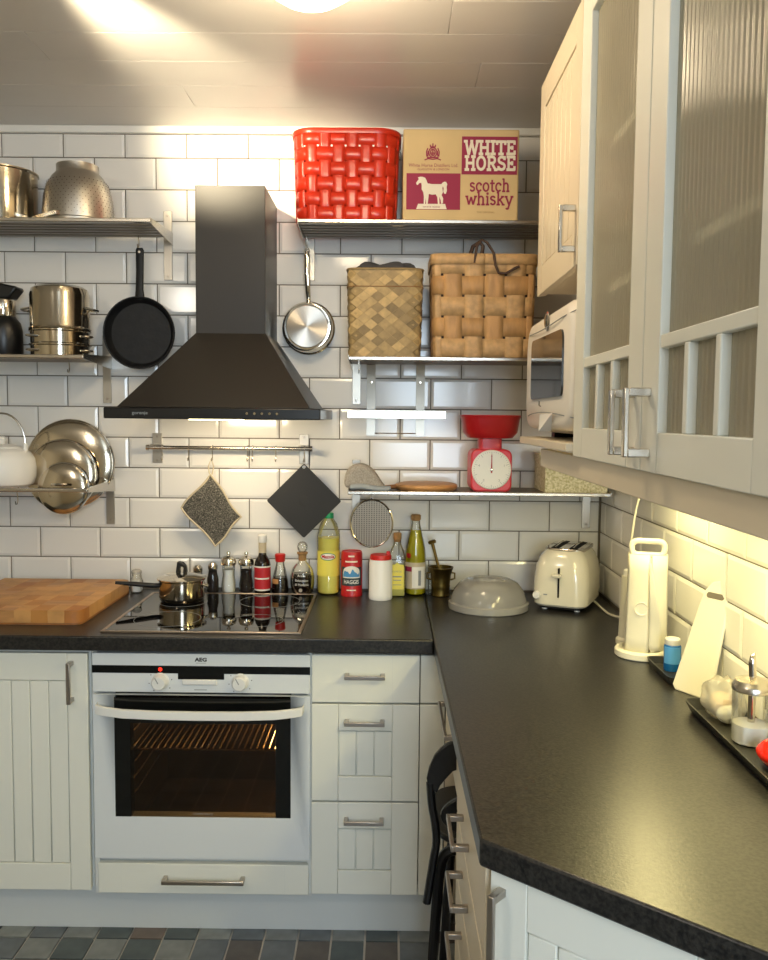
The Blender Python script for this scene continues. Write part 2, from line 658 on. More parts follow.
# ------------------------------------------------------------------ cabinet fronts
def front(parent, name, x0, x1, z0, z1, m, panel=None, n=0, th=.02, y=0.0):
    """panel=(inset left, right, bottom, top); n planks with grooves. Local coords, y=0 is the front face"""
    g = G()
    if not panel:
        g.box(x0, x1, y, y+th, z0, z1)
        return g.build(name, m, parent, False, bev=.002)
    l, r, b, t = panel
    g.box(x0+.001, x1-.001, y+.009, y+th, z0+.001, z1-.001)
    g.box(x0, x0+l, y, y+.0095, z0, z1).box(x1-r, x1, y, y+.0095, z0, z1)
    g.box(x0+l+.0006, x1-r-.0006, y, y+.0095, z0, z0+b).box(x0+l+.0006, x1-r-.0006, y, y+.0095, z1-t, z1)
    d = g.build(name, m, parent, False, bev=.0016)
    px0, px1, pz0, pz1 = x0+l+.001, x1-r-.001, z0+b+.002, z1-t-.002
    w = (px1-px0)/n
    for i in range(n):
        G().box(px0+i*w+.0012, px0+(i+1)*w-.0012, y+.0022, y+.0092, pz0, pz1).build('plank', m, d, False, bev=.0016, seg=1)
    return d

def bar_handle(parent, x, z, L, vertical=False, y=0.0, m='handle_steel', out=.032, t=.011):
    g = G()
    h = t/2
    if vertical:
        g.box(x-h, x+h, y-out, y-out+.007, z-L/2, z+L/2)
        for s in (-1, 1):
            zz = z+s*(L/2-.006)
            g.box(x-h, x+h, y-out+.006, y+.0005, zz-.006, zz+.006)
    else:
        g.box(x-L/2, x+L/2, y-out, y-out+.007, z-h, z+h)
        for s in (-1, 1):
            xx = x+s*(L/2-.006)
            g.box(xx-.006, xx+.006, y-out+.006, y+.0005, z-h, z+h)
    return g.build('handle', m, parent, False, bev=.0015)

YD = -.615
# left base cabinet
t = thing('base_cabinet', 'white base cabinet left of the oven with a tall grooved door', 'cabinet', (-.838, YD, FZ))
zz = -FZ
G().box(-.9, -.004, .021, .60, .155+zz, .831+zz).build('body', 'carcass', t, False)
d = front(t, 'door', -.595, -.008, .155+zz, .819+zz, 'cabinet_white', (.07, .055, .075, .075), 9)
bar_handle(d, -.05, .743+zz, .112, True)
front(t, 'door', -1.2+.3, -.6, .155+zz, .819+zz, 'cabinet_white', (.05, .07, .075, .075), 4)

# plinth
o = G().box(-1.8, .125, -.56, -.54, FZ, .152).build('plinth', 'plinth_white', bev=.001)
tag(o, 'long white plinth board under the oven and base cabinets', 'plinth')

# oven housing cabinet with drawer
t = thing('base_cabinet', 'white low cabinet housing under the oven with a wide drawer', 'cabinet', (-.5375, YD, FZ))
g = G()
g.box(-.300, -.286, .012, .60, .14+zz, .831+zz).box(.286, .298, .012, .60, .14+zz, .831+zz).box(-.286, .286, .022, .60, .14+zz, .24+zz)
g.build('body', 'carcass', t, False)
d = front(t, 'drawer', -.288, .291, .148+zz, .233+zz, 'cabinet_white')
bar_handle(d, .005, .195+zz, .224, m='nickel')
G().box(-.225, -.2245, -.0003, .01, .150+zz, .231+zz).box(.225, .2255, -.0003, .01, .150+zz, .231+zz).build('groove', 'carcass', d, False)

# drawer cabinet
t = thing('drawer_cabinet', 'white three-drawer cabinet right of the oven', 'cabinet', (-.0935, YD, FZ))
G().box(-.146, .146, .021, .60, .155+zz, .831+zz).build('body', 'carcass', t, False)
for z0, z1, p in ((.691, .823, None), (.417, .686, 1), (.152, .412, 1)):
    if p:
        d = front(t, 'drawer', -.1455, .1455, z0+zz, z1+zz, 'cabinet_white', (.072, .072, .068, .073), 3)
        bar_handle(d, -.002, z1-.045+zz, .108)
    else:
        d = front(t, 'drawer', -.1455, .1455, z0+zz, z1+zz, 'cabinet_white')
        G().box(-.0725, -.072, -.0003, .01, z0+zz+.002, z1+zz-.002).box(.072, .0725, -.0003, .01, z0+zz+.002, z1+zz-.002).build('groove', 'carcass', d, False)
        bar_handle(d, -.002, .768+zz, .108)
o = G().box(.0545, .121, YD, YD+.02, .692, .823).box(.0545, .121, YD, YD+.02, .152, .687).build('corner_filler', 'cabinet_white', bev=.0015)
tag(o, 'narrow white filler strip in the corner beside the three drawers', 'filler strip')

# ---- right-hand run, local x runs towards the viewer, local -y faces left
def right_thing(name, label, cat, y, x, z=0.0, group=None):
    return thing(name, label, cat, (x, y, z), -PI/2, group)
XF = .122
t = right_thing('desk_drawer_unit', 'cream drawer above the knee space where the black chair stands', 'cabinet', -.637, XF)
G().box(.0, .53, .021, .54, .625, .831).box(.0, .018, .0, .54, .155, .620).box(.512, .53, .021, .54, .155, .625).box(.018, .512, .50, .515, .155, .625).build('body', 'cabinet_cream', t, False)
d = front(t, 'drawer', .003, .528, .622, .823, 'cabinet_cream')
bar_handle(d, .30, .762, .235)
t = right_thing('drawer_cabinet', 'cream drawer cabinet at the near end, handles seen from the side', 'cabinet', -1.174, .110)
G().box(.0, .505, .021, .54, .155, .831).build('body', 'carcass', t, False)
for k, (z0, z1) in enumerate(((.660, .823), (.540, .656), (.42, .536), (.29, .416), (.155, .286))):
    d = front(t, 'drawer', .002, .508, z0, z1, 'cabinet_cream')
    bar_handle(d, .205, (z1-.055 if k else .712), .125)
o = G().box(XF+.045, XF+.065, -1.68, -.62, FZ, .152).build('plinth', 'plinth_white', bev=.001)
tag(o, 'white plinth board below the right-hand cream drawers', 'plinth')

# angled end cabinet
ang = math.atan2(uy, ux)
nx, ny = -uy, ux                   # inwards
t = thing('base_cabinet', 'white angled end cabinet under the cut corner of the worktop', 'cabinet', (AX+nx*.021+ux*.002, AY+ny*.021+uy*.002, FZ), ang)
G().prism([(.0, .021), (.66, .021), (.66, .075), (.45, .32), (.03, .055)], .155+zz, .831+zz).build('body', 'carcass', t, False)
d = front(t, 'door', .003, .36, .155+zz, .823+zz, 'cabinet_white', (.06, .06, .07, .07), 5)
bar_handle(d, .024, .732+zz, .14, True)
d = front(t, 'door', .365, .66, .155+zz, .823+zz, 'cabinet_white', (.06, .06, .07, .07), 4)
G().box(.0, .66, .07, .085, 0, .15+zz).build('plinth', 'plinth_white', t, False)

# ------------------------------------------------------------------ oven
t = thing('oven', 'white built-in electric oven with black window and two knobs', 'oven', (-.5375, YD, .24))
X0, X1 = -.832, -.2435
yf = YD-.004
g = G()
g.box(X0+.012, X1-.012, YD+.05, YD+.52, .245, .275).box(X0+.012, X1-.012, YD+.05, YD+.52, .66, .815)
g.box(X0+.012, X0+.08, YD+.05, YD+.52, .275, .66).box(X1-.08, X1-.012, YD+.05, YD+.52, .275, .66)
g.box(X0+.08, X1-.08, YD+.46, YD+.52, .275, .66)
g.build('cavity', 'oven_cavity', t)
cp = G().box(X0, X1, yf, YD+.049, .715, .822).build('control_panel', 'enamel_white', t, bev=.002)
G().box(X0, X1, yf-.0008, yf+.002, .768, .789).build('dark_band', 'oven_dark', cp)
G().box(-.600, -.475, yf-.0016, yf+.002, .752, .789).build('display', 'oven_dark', cp, bev=.001)
G().lathe((-.6475, yf-.0005, .779), [(.0, .0018), (.0045, .0014), (.0055, 0)], 16, 'y').build('indicator_light', 'signal_red', cp)
for kx in (-.6475, -.4315):
    k = G().lathe((kx, yf, .7455), [(.0, .024), (.0165, .024), (.0195, .020), (.021, .004), (.024, .002), (.0245, 0)], 28, 'y').build('knob', 'knob_white', t)
    G().box(kx-.0012, kx+.0012, yf-.0248, yf-.0235, .746, .7635).xf(Matrix.Translation((kx, 0, .7455)) @ Matrix.Rotation(-.5, 4, 'Y') @ Matrix.Translation((-kx, 0, -.7455))).build('pointer', 'print_grey', k)
    g = G()
    for a in range(0, 360, 45):
        aa = math.radians(a+10)
        g.lathe((kx+.031*math.cos(aa), yf, .7455+.031*math.sin(aa)), [(0, .0005), (.0014, .0004), (.0014, 0)], 8, 'y')
    g.build('dial_marks', 'print_black', cp)
G().box(-.588, -.493, yf-.007, yf, .738, .753).build('push_bar', 'knob_white', t, bev=.003)
text('maker_mark', 'AEG', .014, 'print_black', cp, lambda x, y: (-.5375+x*1.2, yf-.0006, .806+y), bold=.0006)
G().box(-.551, -.524, yf-.0006, yf, .7965, .7975).build('mark_underline', 'print_grey', cp)
G().box(-.556, -.522, yf-.0006, yf, .7225, .7245).build('small_print', 'print_grey', cp)
d = G().frame(X0, X1, .250, .708, -.774, -.2955, .368, .7075, yf, YD+.03)
door = d.build('door', 'enamel_white', t, bev=.002)
G().box(-.774, -.2955, yf+.012, YD+.04, .640, .712).build('vent_slot', 'oven_dark', t, bev=.002)
f = G()
f.box(-.774, -.7315, yf, YD+.03, .368, .70).box(-.3365, -.2955, yf, YD+.03, .368, .70).box(-.7315, -.3365, yf, YD+.03, .630, .70)
f.build('window_frame', 'oven_dark', door)
G().box(-.7315, -.3365, yf+.001, yf+.005, .368, .630).build('window_glass', 'oven_glass', door)
text('small_lettering', 'COMPETENCE', .0085, 'print_grey', door, lambda x, y: (-.535+x, yf-.0004, .377+y))
hp = [(-.818, yf, .677), (-.815, yf-.024, .675), (-.795, yf-.034, .674), (-.74, yf-.038, .6685), (-.65, yf-.040, .666), (-.5375, yf-.040, .665), (-.42, yf-.040, .666), (-.335, yf-.038, .6685), (-.28, yf-.034, .674), (-.262, yf-.024, .675), (-.259, yf, .677)]
def strap(pts, w, th):
    """flat curved bar: w tall (z), th deep (y)"""
    rings = []
    for p in pts:
        x, y, z = p
        rings.append([(x, y-th/2, z-w/2), (x, y+th/2, z-w/2), (x, y+th/2, z+w/2), (x, y-th/2, z+w/2)])
    return G().loft(rings)
strap(hp, .022, .012).build('handle', 'plastic_white', door, bev=.003)
# oven rack
rk = G()
rx0, rx1, rz = X0+.085, X1-.085, .532
rk.tube([(rx0, YD+.06, rz), (rx1, YD+.06, rz), (rx1, YD+.43, rz), (rx0, YD+.43, rz)], .0032, 8, True)
n = 24
for k in range(1, n):
    x = rx0+(rx1-rx0)*k/n
    rk.tube([(x, YD+.06, rz+.003), (x, YD+.43, rz+.003)], .0024, 6)
rk.build('rack', 'oven_rack', t)
for k in range(5):
    z = .40+.045*k
    G().tube([(X0+.083, YD+.06, z), (X0+.087, YD+.10, z), (X0+.083, YD+.42, z)], .003, 6).build('shelf_runner', 'oven_rack', t)
    G().tube([(X1-.083, YD+.06, z), (X1-.087, YD+.10, z), (X1-.083, YD+.42, z)], .003, 6).build('shelf_runner', 'oven_rack', t)
light('oven_lamp', 'POINT', (X1-.13, YD+.33, .63), 4.5, WARM, soft=.02)

# ------------------------------------------------------------------ hob
t = thing('hob', 'black glass ceramic hob with a thin metal frame', 'hob', (-.543, -.335, CT))
hx0, hx1, hy0, hy1 = -.815, -.270, -.600, -.082
G().box(hx0+.008, hx1-.008, hy0+.008, hy1-.008, CT-.002, CT+.0045).build('glass_plate', 'glass_ceramic', t, bev=.001)
fr = G()
fr.box(hx0, hx1, hy0, hy0+.009, CT+.0002, CT+.006).box(hx0, hx1, hy1-.009, hy1, CT+.0002, CT+.006)
fr.box(hx0, hx0+.009, hy0+.009, hy1-.009, CT+.0002, CT+.006).box(hx1-.009, hx1, hy0+.009, hy1-.009, CT+.0002, CT+.006)
fr.build('frame', 'hob_trim', t, bev=.0015)
HT = CT+.0046
for cx, cy, r in ((-.68, -.22, .075), (-.41, -.2, .095), (-.67, -.45, .095), (-.41, -.46, .075)):
    G().lathe((cx, cy, HT), [(r-.0012, 0), (r-.0012, .0003), (r, .0003), (r, 0)], 40).build('zone_ring', 'print_grey', t)

# ------------------------------------------------------------------ cooker hood
t = thing('cooker_hood', 'black chimney cooker hood with flared canopy above the hob', 'hood', (-.527, -.25, 1.452))
G().box(-.623, -.413, -.270, -.001, 1.70, 2.147).build('chimney', 'hood_black', t, bev=.0015)
G().frustum([(-.797, -.492), (-.257, -.492), (-.257, -.001), (-.797, -.001)], 1.484, [(-.623, -.268), (-.413, -.268), (-.413, -.001), (-.623, -.001)], 1.712).build('canopy', 'hood_black', t, bev=.002)
lp = G().box(-.830, -.227, -.503, -.001, 1.452, 1.483).build('lip', 'hood_lip', t, bev=.003)
for x in (-.4310, -.4100, -.3895, -.3680, -.3475):
    G().lathe((x, -.503, 1.4685), [(0, .003), (.0035, .003), (.0042, .002), (.0042, 0)], 14, 'y').build('button', 'chrome', lp)
text('maker_mark', 'gorenje', .0125, 'print_grey', lp, lambda x, y: (-.728+x*1.15, -.5034, 1.468+y), bold=.0002)
G().box(-.74, -.31, -.42, -.10, 1.4505, 1.453).build('grease_filter', 'steel_brushed', t)
G().box(-.60, -.45, -.47, -.44, 1.449, 1.453).build('lamp_cover', 'tube_glow', t)
light('hood_lamp', 'AREA', (-.527, -.30, 1.446), 2.6, WARM, (.5, 0, 0), .22, .06)

# ------------------------------------------------------------------ wall cabinets on the right
XD = .32
Z1 = 2.252
t = right_thing('wall_cabinet', 'cream wall cabinet with a grooved door above the microwave', 'cabinet', -.77, XD, 1.757)
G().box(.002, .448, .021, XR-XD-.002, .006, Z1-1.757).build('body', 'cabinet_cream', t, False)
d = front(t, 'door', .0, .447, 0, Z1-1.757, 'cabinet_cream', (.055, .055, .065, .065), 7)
bar_handle(d, .422, .072, .090, True, m='steel', out=.032)

def flute_sheet(x0, x1, z0, z1, y, pitch=.0142, amp=.0013):
    g = G()
    n = max(2, int((x1-x0)/pitch))
    nu = n*8
    def fn(u, v):
        return (x0+(x1-x0)*u, y-(1-math.cos(u*n*2*PI))*.5*amp, z0+(z1-z0)*v)
    return g.sheet(fn, nu, 1)

def glass_cabinet(label, y0, w, handle_at, fill):
    zb = 1.390
    t = right_thing('glass_door_cabinet', label, 'cabinet', y0, XD, zb)
    H = Z1-zb
    D = XR-XD-.002
    g = G()
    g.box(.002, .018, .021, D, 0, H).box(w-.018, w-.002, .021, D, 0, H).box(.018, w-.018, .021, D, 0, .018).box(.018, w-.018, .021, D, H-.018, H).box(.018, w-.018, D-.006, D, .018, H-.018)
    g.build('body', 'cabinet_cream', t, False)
    for z in (.30, .56):
        G().box(.0185, w-.0185, .04, D-.007, z, z+.016).build('shelf', 'carcass', t, False)
    s, b, tp = .072, .055, .062
    zm0, zm1 = .166, .184        # cross rail
    g = G()
    g.box(0, s, 0, .02, 0, H).box(w-s, w, 0, .02, 0, H).box(s, w-s, 0, .02, 0, b).box(s, w-s, 0, .02, H-tp, H).box(s, w-s, .001, .019, zm0, zm1)
    gw = w-2*s
    for k in (1, 2):
        x = s+gw*k/3
        g.box(x-.008, x+.008, .001, .019, b, zm0)
    d = g.build('door', 'cabinet_white', t, False, bev=.0018)
    flute_sheet(s-.003, w-s+.003, zm1-.003, H-tp+.003, .013).build('fluted_pane', 'pane_glass', d, False)
    for k in range(3):
        xa = s+gw*k/3+(.008 if k else 0)
        xb = s+gw*(k+1)/3-(.008 if k < 2 else 0)
        flute_sheet(xa-.002, xb+.002, b-.003, zm0+.003, .013).build('fluted_pane', 'pane_glass', d, False)
    bar_handle(d, handle_at, .068, .095, True, m='steel', out=.036, t=.013)
    return t
t1 = glass_cabinet('wall cabinet with fluted glass door beside the microwave', -1.221, .446, .41, 0)
t2 = glass_cabinet('nearest wall cabinet with fluted glass door at the photo edge', -1.671, .446, .036, 0)
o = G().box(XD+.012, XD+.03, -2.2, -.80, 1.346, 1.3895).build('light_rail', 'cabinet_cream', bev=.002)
tag(o, 'cream light rail running under the right wall cabinets', 'light rail')
t3 = right_thing('wall_cabinet', 'cream wall cabinet past the glass doors at the frame edge', 'cabinet', -2.12, XD, 1.39)
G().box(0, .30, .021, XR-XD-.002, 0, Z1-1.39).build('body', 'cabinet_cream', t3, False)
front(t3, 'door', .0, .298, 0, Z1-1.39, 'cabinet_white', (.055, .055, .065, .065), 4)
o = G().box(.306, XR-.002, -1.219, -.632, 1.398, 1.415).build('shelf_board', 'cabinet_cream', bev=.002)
tag(o, 'cream shelf board carrying the microwave', 'shelf')

# crockery behind the fluted glass
def bowl_stack(x, y, z, r, n, m, label):
    t = thing('bowl_stack', label, 'bowls', (x, y, z))
    for k in range(n):
        G().lathe((x, y, z+k*.022), [(0, .002), (r*.5, 0), (r*.55, .006), (r*.9, .035), (r, .06), (r*.97, .06), (r*.85, .036), (r*.5, .010), (0, .008)], 24).build('bowl', m, t)
def mug(x, y, z, r, h, m, label):
    t = thing('mug', label, 'mug', (x, y, z))
    G().lathe((x, y, z), [(0, 0), (r*.9, 0), (r, .01), (r, h), (r*.92, h), (r*.9, .008), (0, .008)], 24).build('cup', m, t)
    G().tube([(x-r*.95, y, z+h*.8), (x-r*1.5, y, z+h*.75), (x-r*1.6, y, z+h*.45), (x-r*.95, y, z+h*.25)], .005, 8).build('handle', m, t)
Z_ = 1.390
bowl_stack(.53, -1.44, Z_+.316, .075, 4, 'crockery', 'pale bowls stacked behind the farther fluted glass door')
bowl_stack(.53, -1.89, Z_+.576, .08, 5, 'crockery', 'tan bowls stacked high behind the nearer fluted glass door')
bowl_stack(.53, -1.89, Z_+.316, .085, 4, 'crockery_dark', 'dark bowls on the middle shelf behind nearer fluted glass')
mug(.50, -1.36, Z_+.018, .04, .09, 'crockery_dark', 'dark mug behind the small panes of the farther glass door')
mug(.50, -1.53, Z_+.018, .04, .09, 'crockery', 'pale mug behind the small panes of the farther glass door')
mug(.50, -1.80, Z_+.018, .04, .09, 'crockery_dark', 'dark mug behind the small panes of the nearer glass door')
mug(.50, -1.97, Z_+.018, .04, .09, 'crockery', 'pale mug behind the small panes of the nearer glass door')

# under-cabinet lamps
for yc, xx, pw, lb in ((-.93, .585, 2.6, 'slim lit lamp under the wall cabinet with white cable'), (-1.46, .46, 4.8, 'slim lit lamp under the nearest glass cabinet')):
    t = thing('cabinet_lamp', lb, 'lamp', (xx-.03, yc, 1.36))
    G().box(xx-.06, xx+.02, yc-.20, yc+.20, 1.366, 1.3895).build('housing', 'plastic_white', t, bev=.003)
    G().box(xx-.052, xx+.012, yc-.18, yc+.18, 1.362, 1.3665).build('diffuser', 'tube_glow', t, bev=.001)
    light('cabinet_lamp_light', 'AREA', (xx-.01, yc, 1.358), pw, (1.0, .84, .36), (0, .35 if yc > -1 else 0, 0), .06, .30)

# ------------------------------------------------------------------ microwave
t = right_thing('microwave', 'cream microwave oven with dark window on the shelf board', 'microwave', -.650, .316, 1.416)
W_, H_ = .566, .285
G().box(.012, W_-.008, .045, .350, .012, H_-.01).build('body', 'micro_cream', t, False, bev=.012, seg=3)
def face_outline(x0, x1, z0, z1, r, n=5):
    return rrect((x0+x1)/2, (z0+z1)/2, x1-x0, z1-z0, r, n)
rings = []
for ins, y in ((.010, .05), (.002, .045), (0, .03), (.004, .014), (.012, .004), (.022, 0)):
    rings.append([(p[0], y-.006*math.cos((p[0]/W_-.5)*PI), p[1]) for p in face_outline(ins, W_-ins, .020+ins*.6, H_-ins, .055)])
G().loft(rings).build('door', 'micro_cream', t, False)
wp = face_outline(.115, .490, .092, .224, .018, 4)
wp = [(x, z+(.022*(1-((x-.29)/.20)**2) if z > .17 else 0)) for x, z in wp]
G().loft([[(x, -.0085+.003*((x-.29)/.19)**2, z) for x, z in wp], [(x, .004, z) for x, z in wp]]).build('window', 'micro_glass', t, False)
g = G()
for z, dz in ((.064, .012), (.250, .010)):
    g.tube([(.004+.558*k/16, -.0062-.001+.012*((k/16-.5)*2)**4*1.2, z+dz*((k/16-.5)*2)**2*(1 if z > .2 else -1)+(-.004)) for k in range(17)], .0012, 5)
g.build('door_seam', 'print_grey', t, False)
G().add([(.275, -.010, .055), (.420, -.009, .058), (.345, -.024, .018), (.345, .004, .018)], [(0, 1, 2), (0, 2, 3), (1, 3, 2), (0, 3, 1)]).build('latch_grip', 'plastic_white', t, False)
G().lathe((.31, -.004, .262), [(0, .006), (.012, .005), (.02, .002), (.022, 0)], 20, 'y').build('badge', 'steel', t, False)
G().tube([(.255, -.0085, .086), (.255, -.0085, .076), (.275, -.0085, .074)], .0012, 5).build('logo', 'print_black', t, False)
G().box(.05, .09, .06, .12, 0, .0125).build('foot', 'black_plastic', t, False)
G().box(.46, .50, .06, .12, 0, .0125).build('foot', 'black_plastic', t, False)
G().box(.05, .09, .27, .32, 0, .0125).build('foot', 'black_plastic', t, False)
G().box(.46, .50, .27, .32, 0, .0125).build('foot', 'black_plastic', t, False)

# ------------------------------------------------------------------ ceiling lamps, one of them added as fill
t = thing('ceiling_lamp', 'round white glowing ceiling lamp with a brass ring', 'lamp', (-.205, -1.08, CE))
G().lathe((-.205, -1.08, CE), [(0, 0), (.115, 0), (.12, -.012), (.115, -.03), (.105, -.03)], 40).build('ring', 'brass', t)
G().lathe((-.205, -1.08, CE), [(.108, -.028), (.106, -.05), (.09, -.078), (.06, -.098), (.03, -.106), (0, -.108)], 40).build('globe', 'lamp_glass', t)
light('ceiling_lamp_light', 'POINT', (-.205, -1.08, CE-.17), 12, WARM, soft=.09)
t = thing('ceiling_lamp', 'added round white fill lamp on the ceiling, out of view', 'lamp', (-1.35, -2.7, CE))  # no known lamp here; added to brighten the left-facing doors
G().lathe((-1.35, -2.7, CE), [(0, 0), (.115, 0), (.12, -.012), (.115, -.03), (.105, -.03)], 40).build('ring', 'brass', t)
G().lathe((-1.35, -2.7, CE), [(.108, -.028), (.106, -.05), (.09, -.078), (.06, -.098), (.03, -.106), (0, -.108)], 40).build('globe', 'lamp_glass', t)
light('ceiling_lamp_light', 'POINT', (-1.35, -2.7, CE-.21), 15, (1.0, .92, .80), soft=.09)  # fill light of the added, unseen lamp
t = thing('ceiling_spot', 'small metal ceiling spotlight aimed at the wall above the hood', 'lamp', (-.80, -1.22, CE))
G().lathe((-.80, -1.22, CE), [(0, 0), (.04, 0), (.04, -.012), (.012, -.016), (.008, -.016), (.008, -.05), (0, -.05)], 24).build('mount', 'plastic_white', t)
sh = G().lathe((0, 0, 0), [(0, .0), (.018, 0), (.024, -.02), (.034, -.07), (.031, -.07), (.02, -.02), (0, -.015)], 24)
dirv = Vector((-.48, 0, 2.30))-Vector((-.80, -1.22, CE-.06))
sh.xf(Matrix.Translation((-.80, -1.22, CE-.06)) @ dirv.to_track_quat('-Z', 'Y').to_matrix().to_4x4()).build('shade', 'steel', t)
sp = light('ceiling_spot_light', 'SPOT', (-.80+dirv.x*.08, -1.22+dirv.y*.08, CE-.06+dirv.z*.08), 135, (1.0, .84, .56), spot=math.radians(42), blend=.9, soft=.03)
aim(sp, (-.47, 0, 2.36))
# ------------------------------------------------------------------ steel shelves
def steel_shelf(label, x0, x1, z, open_from=None, ends='lr', group='steel wall shelves'):
    t = thing('steel_shelf', label, 'shelf', ((x0+x1)/2, -.01, z), 0, group)
    # rolled front lip and slats
    G().box(x0, x1, -.270, -.258, z-.012, z).build('front_lip', 'steel', t, bev=.0025)
    xs1 = x1-.003 if open_from is None else open_from
    for k in range(6):
        y = -.240+k*.0385
        if open_from is not None and k == 5:
            G().box(x0+.003, x1-.003, y-.012, y+.012, z-.010, z-.004).build('slat', 'slat_steel', t, bev=.0015, seg=1)
            continue
        G().box(x0+.003, xs1, y-.012, y+.012, z-.010, z-.004).build('slat', 'slat_steel', t, bev=.0015, seg=1)
    for x, s in ((x0, 1), (x1, -1)):
        e = G().prism([(-.268, z-.012), (-.268, z+.002), (-.001, z+.012), (-.001, z-.030)], min(x, x+s*.0025), max(x, x+s*.0025), 'x').build('end_plate', 'steel', t)
        b = G().box(min(x+s*.002, x+s*.030), max(x+s*.002, x+s*.030), -.0055, -.0015, z-.142, z+.082).build('wall_bracket', 'steel_brushed', t, bev=.001)
        for dz in (-.128, .068):
            G().lathe((x+s*.016, -.0055, z+dz), [(0, .0015), (.0035, .0012), (.0045, 0)], 12, 'y').build('screw', 'nickel', b)
    return t
steel_shelf('slatted steel shelf at top left holding colander and pot', -1.56, -.757, 2.050)
steel_shelf('slatted steel shelf at mid left holding the stock pot', -1.765, -.965, 1.643)
l3 = steel_shelf('low left steel shelf holding kettle and upright pan lids', -1.76, -.960, 1.235, open_from=-1.245)
steel_shelf('top right slatted steel shelf under red basket and carton', -.318, .480, 2.052)
steel_shelf('middle right steel shelf under the two woven baskets', -.163, .640, 1.645)
steel_shelf('lowest right steel shelf holding kitchen scales and oven mitt', -.162, .645, 1.236)

# hooks
hk0 = thing('hook', 'small wire hook hanging from a shelf or rail', 'hook', (0, 0, 0), 0, 'wire hooks')
hb = G().tube([(0, .010, -.004), (0, .0075, .006), (0, 0, .0105), (0, -.0075, .006), (0, -.009, -.004), (0, -.004, -.022), (0, -.004, -.030), (0, -.010, -.040), (0, -.0185, -.040), (0, -.021, -.030)], .0017, 6).build('wire', 'steel', hk0, False)
HOOKS = [(-1.088, -.050, 1.639), (-1.18, -.252, 1.225), (-.855, -.050, 2.042), (-.308, -.050, 2.044), (-.130, -.252, 1.634), (-.092, -.050, 1.228)]
for k, p in enumerate(HOOKS):
    if k == 0:
        hk0.location = p
        o = hk0
    else:
        o = dup(hk0, p)
    o['label'] = ['empty wire hook below the stock pot shelf', 'empty wire hook on the kettle shelf front', 'wire hook holding the black skillet handle', 'wire hook holding the small steel saucepan', 'wire hook at the left end below the palm basket', 'wire hook holding the round steel grater'][k]
# rail under the hood with its own hooks
t = thing('utensil_rail', 'steel utensil rail on the wall below the hood', 'rail', (-.564, -.05, 1.35))
G().tube([(-.832, -.048, 1.355), (-.296, -.048, 1.355)], .0065, 12).build('bar', 'steel', t)
for x in (-.815, -.322):
    b = G().box(x-.016, x+.016, -.006, -.0015, 1.302, 1.402).box(x-.016, x+.016, -.040, -.006, 1.362, 1.3655).build('rail_bracket', 'steel_brushed', t, bev=.001)
    for z in (1.392, 1.312):
        G().lathe((x, -.006, z), [(0, .0015), (.0035, .0012), (.0045, 0)], 12, 'y').build('screw', 'nickel', b)
G().lathe((-.832, -.048, 1.355), [(0, .008), (.009, .008), (.0095, 0), (0, 0)], 14, 'x').build('end_cap', 'steel', t)
G().lathe((-.290, -.048, 1.355), [(0, .008), (.009, .008), (.0095, 0), (0, 0)], 14, 'x').build('end_cap', 'steel', t)
RL = {-.786: 'empty hook at the left end of the utensil rail', -.699: 'empty hook left of the tweed pot holder', -.620: 'hook on the rail holding the tweed pot holder', -.503: 'left one of the two close empty hooks mid rail', -.487: 'right one of the two close empty hooks mid rail', -.410: 'single empty hook left of the black trivet', -.3155: 'hook on the rail holding the square black trivet'}
for x, lb in RL.items():
    dup(hk0, (x, -.048, 1.353), label=lb)

# ------------------------------------------------------------------ hanging things
# skillet
t = thing('skillet', 'black cast iron skillet hanging under the top left shelf', 'pan', (-.855, -.004, 1.61))
cx, cz = -.855, 1.729
pan = G().lathe((cx, -.038, cz), [(0, .0), (.098, 0), (.104, .006), (.113, .030), (.117, .031), (.118, .027), (.106, -.006), (.0, -.008)], 44, 'y').build('body', 'cast_iron', t)
hd = [(cx, -.050, cz+.108), (cx, -.052, cz+.14), (cx, -.046, cz+.20), (cx, -.044, cz+.268), (cx, -.046, cz+.276)]
G().tube(hd, [.017, .013, .0125, .0135, .010], 10, flat=.5).build('handle', 'cast_iron', t)
G().lathe((cx, -.0505, cz+.262), [(0, .0005), (.004, .0005), (.004, 0)], 12, 'y').build('hanging_hole', 'nickel', t)
# small saucepan, base to the viewer
t = thing('saucepan', 'small steel saucepan hanging with its base outwards', 'pan', (-.305, -.02, 1.66))
cx, cz = -.306, 1.753
G().lathe((cx, -.012, cz), [(.083, .0), (.087, .002), (.087, .005), (.083, .007), (.0805, .05), (.075, .058), (.071, .0585), (.0, .0585), (0, .055), (.07, .055), (.077, .045), (.079, .006)], 44, 'y').build('body', 'chrome', t)
G().lathe((cx, -.0706, cz), [(0, .0015), (.0665, .0015), (.0685, 0), (.0, -.001)], 44, 'y').build('base_plate', 'steel_spun', t)
G().tube([(cx+.001, -.024, cz+.08), (cx, -.04, cz+.11), (cx-.003, -.045, cz+.16), (cx-.003, -.046, cz+.23), (cx-.003, -.046, cz+.245)], [.007, .008, .0095, .010, .007], 10, flat=.6).build('handle', 'chrome', t)
G().tube([(cx-.003+.008*math.cos(a*PI/6), -.048, cz+.243+.011*math.sin(a*PI/6)) for a in range(12)], .0022, 6, True).build('hanging_loop', 'chrome', t)
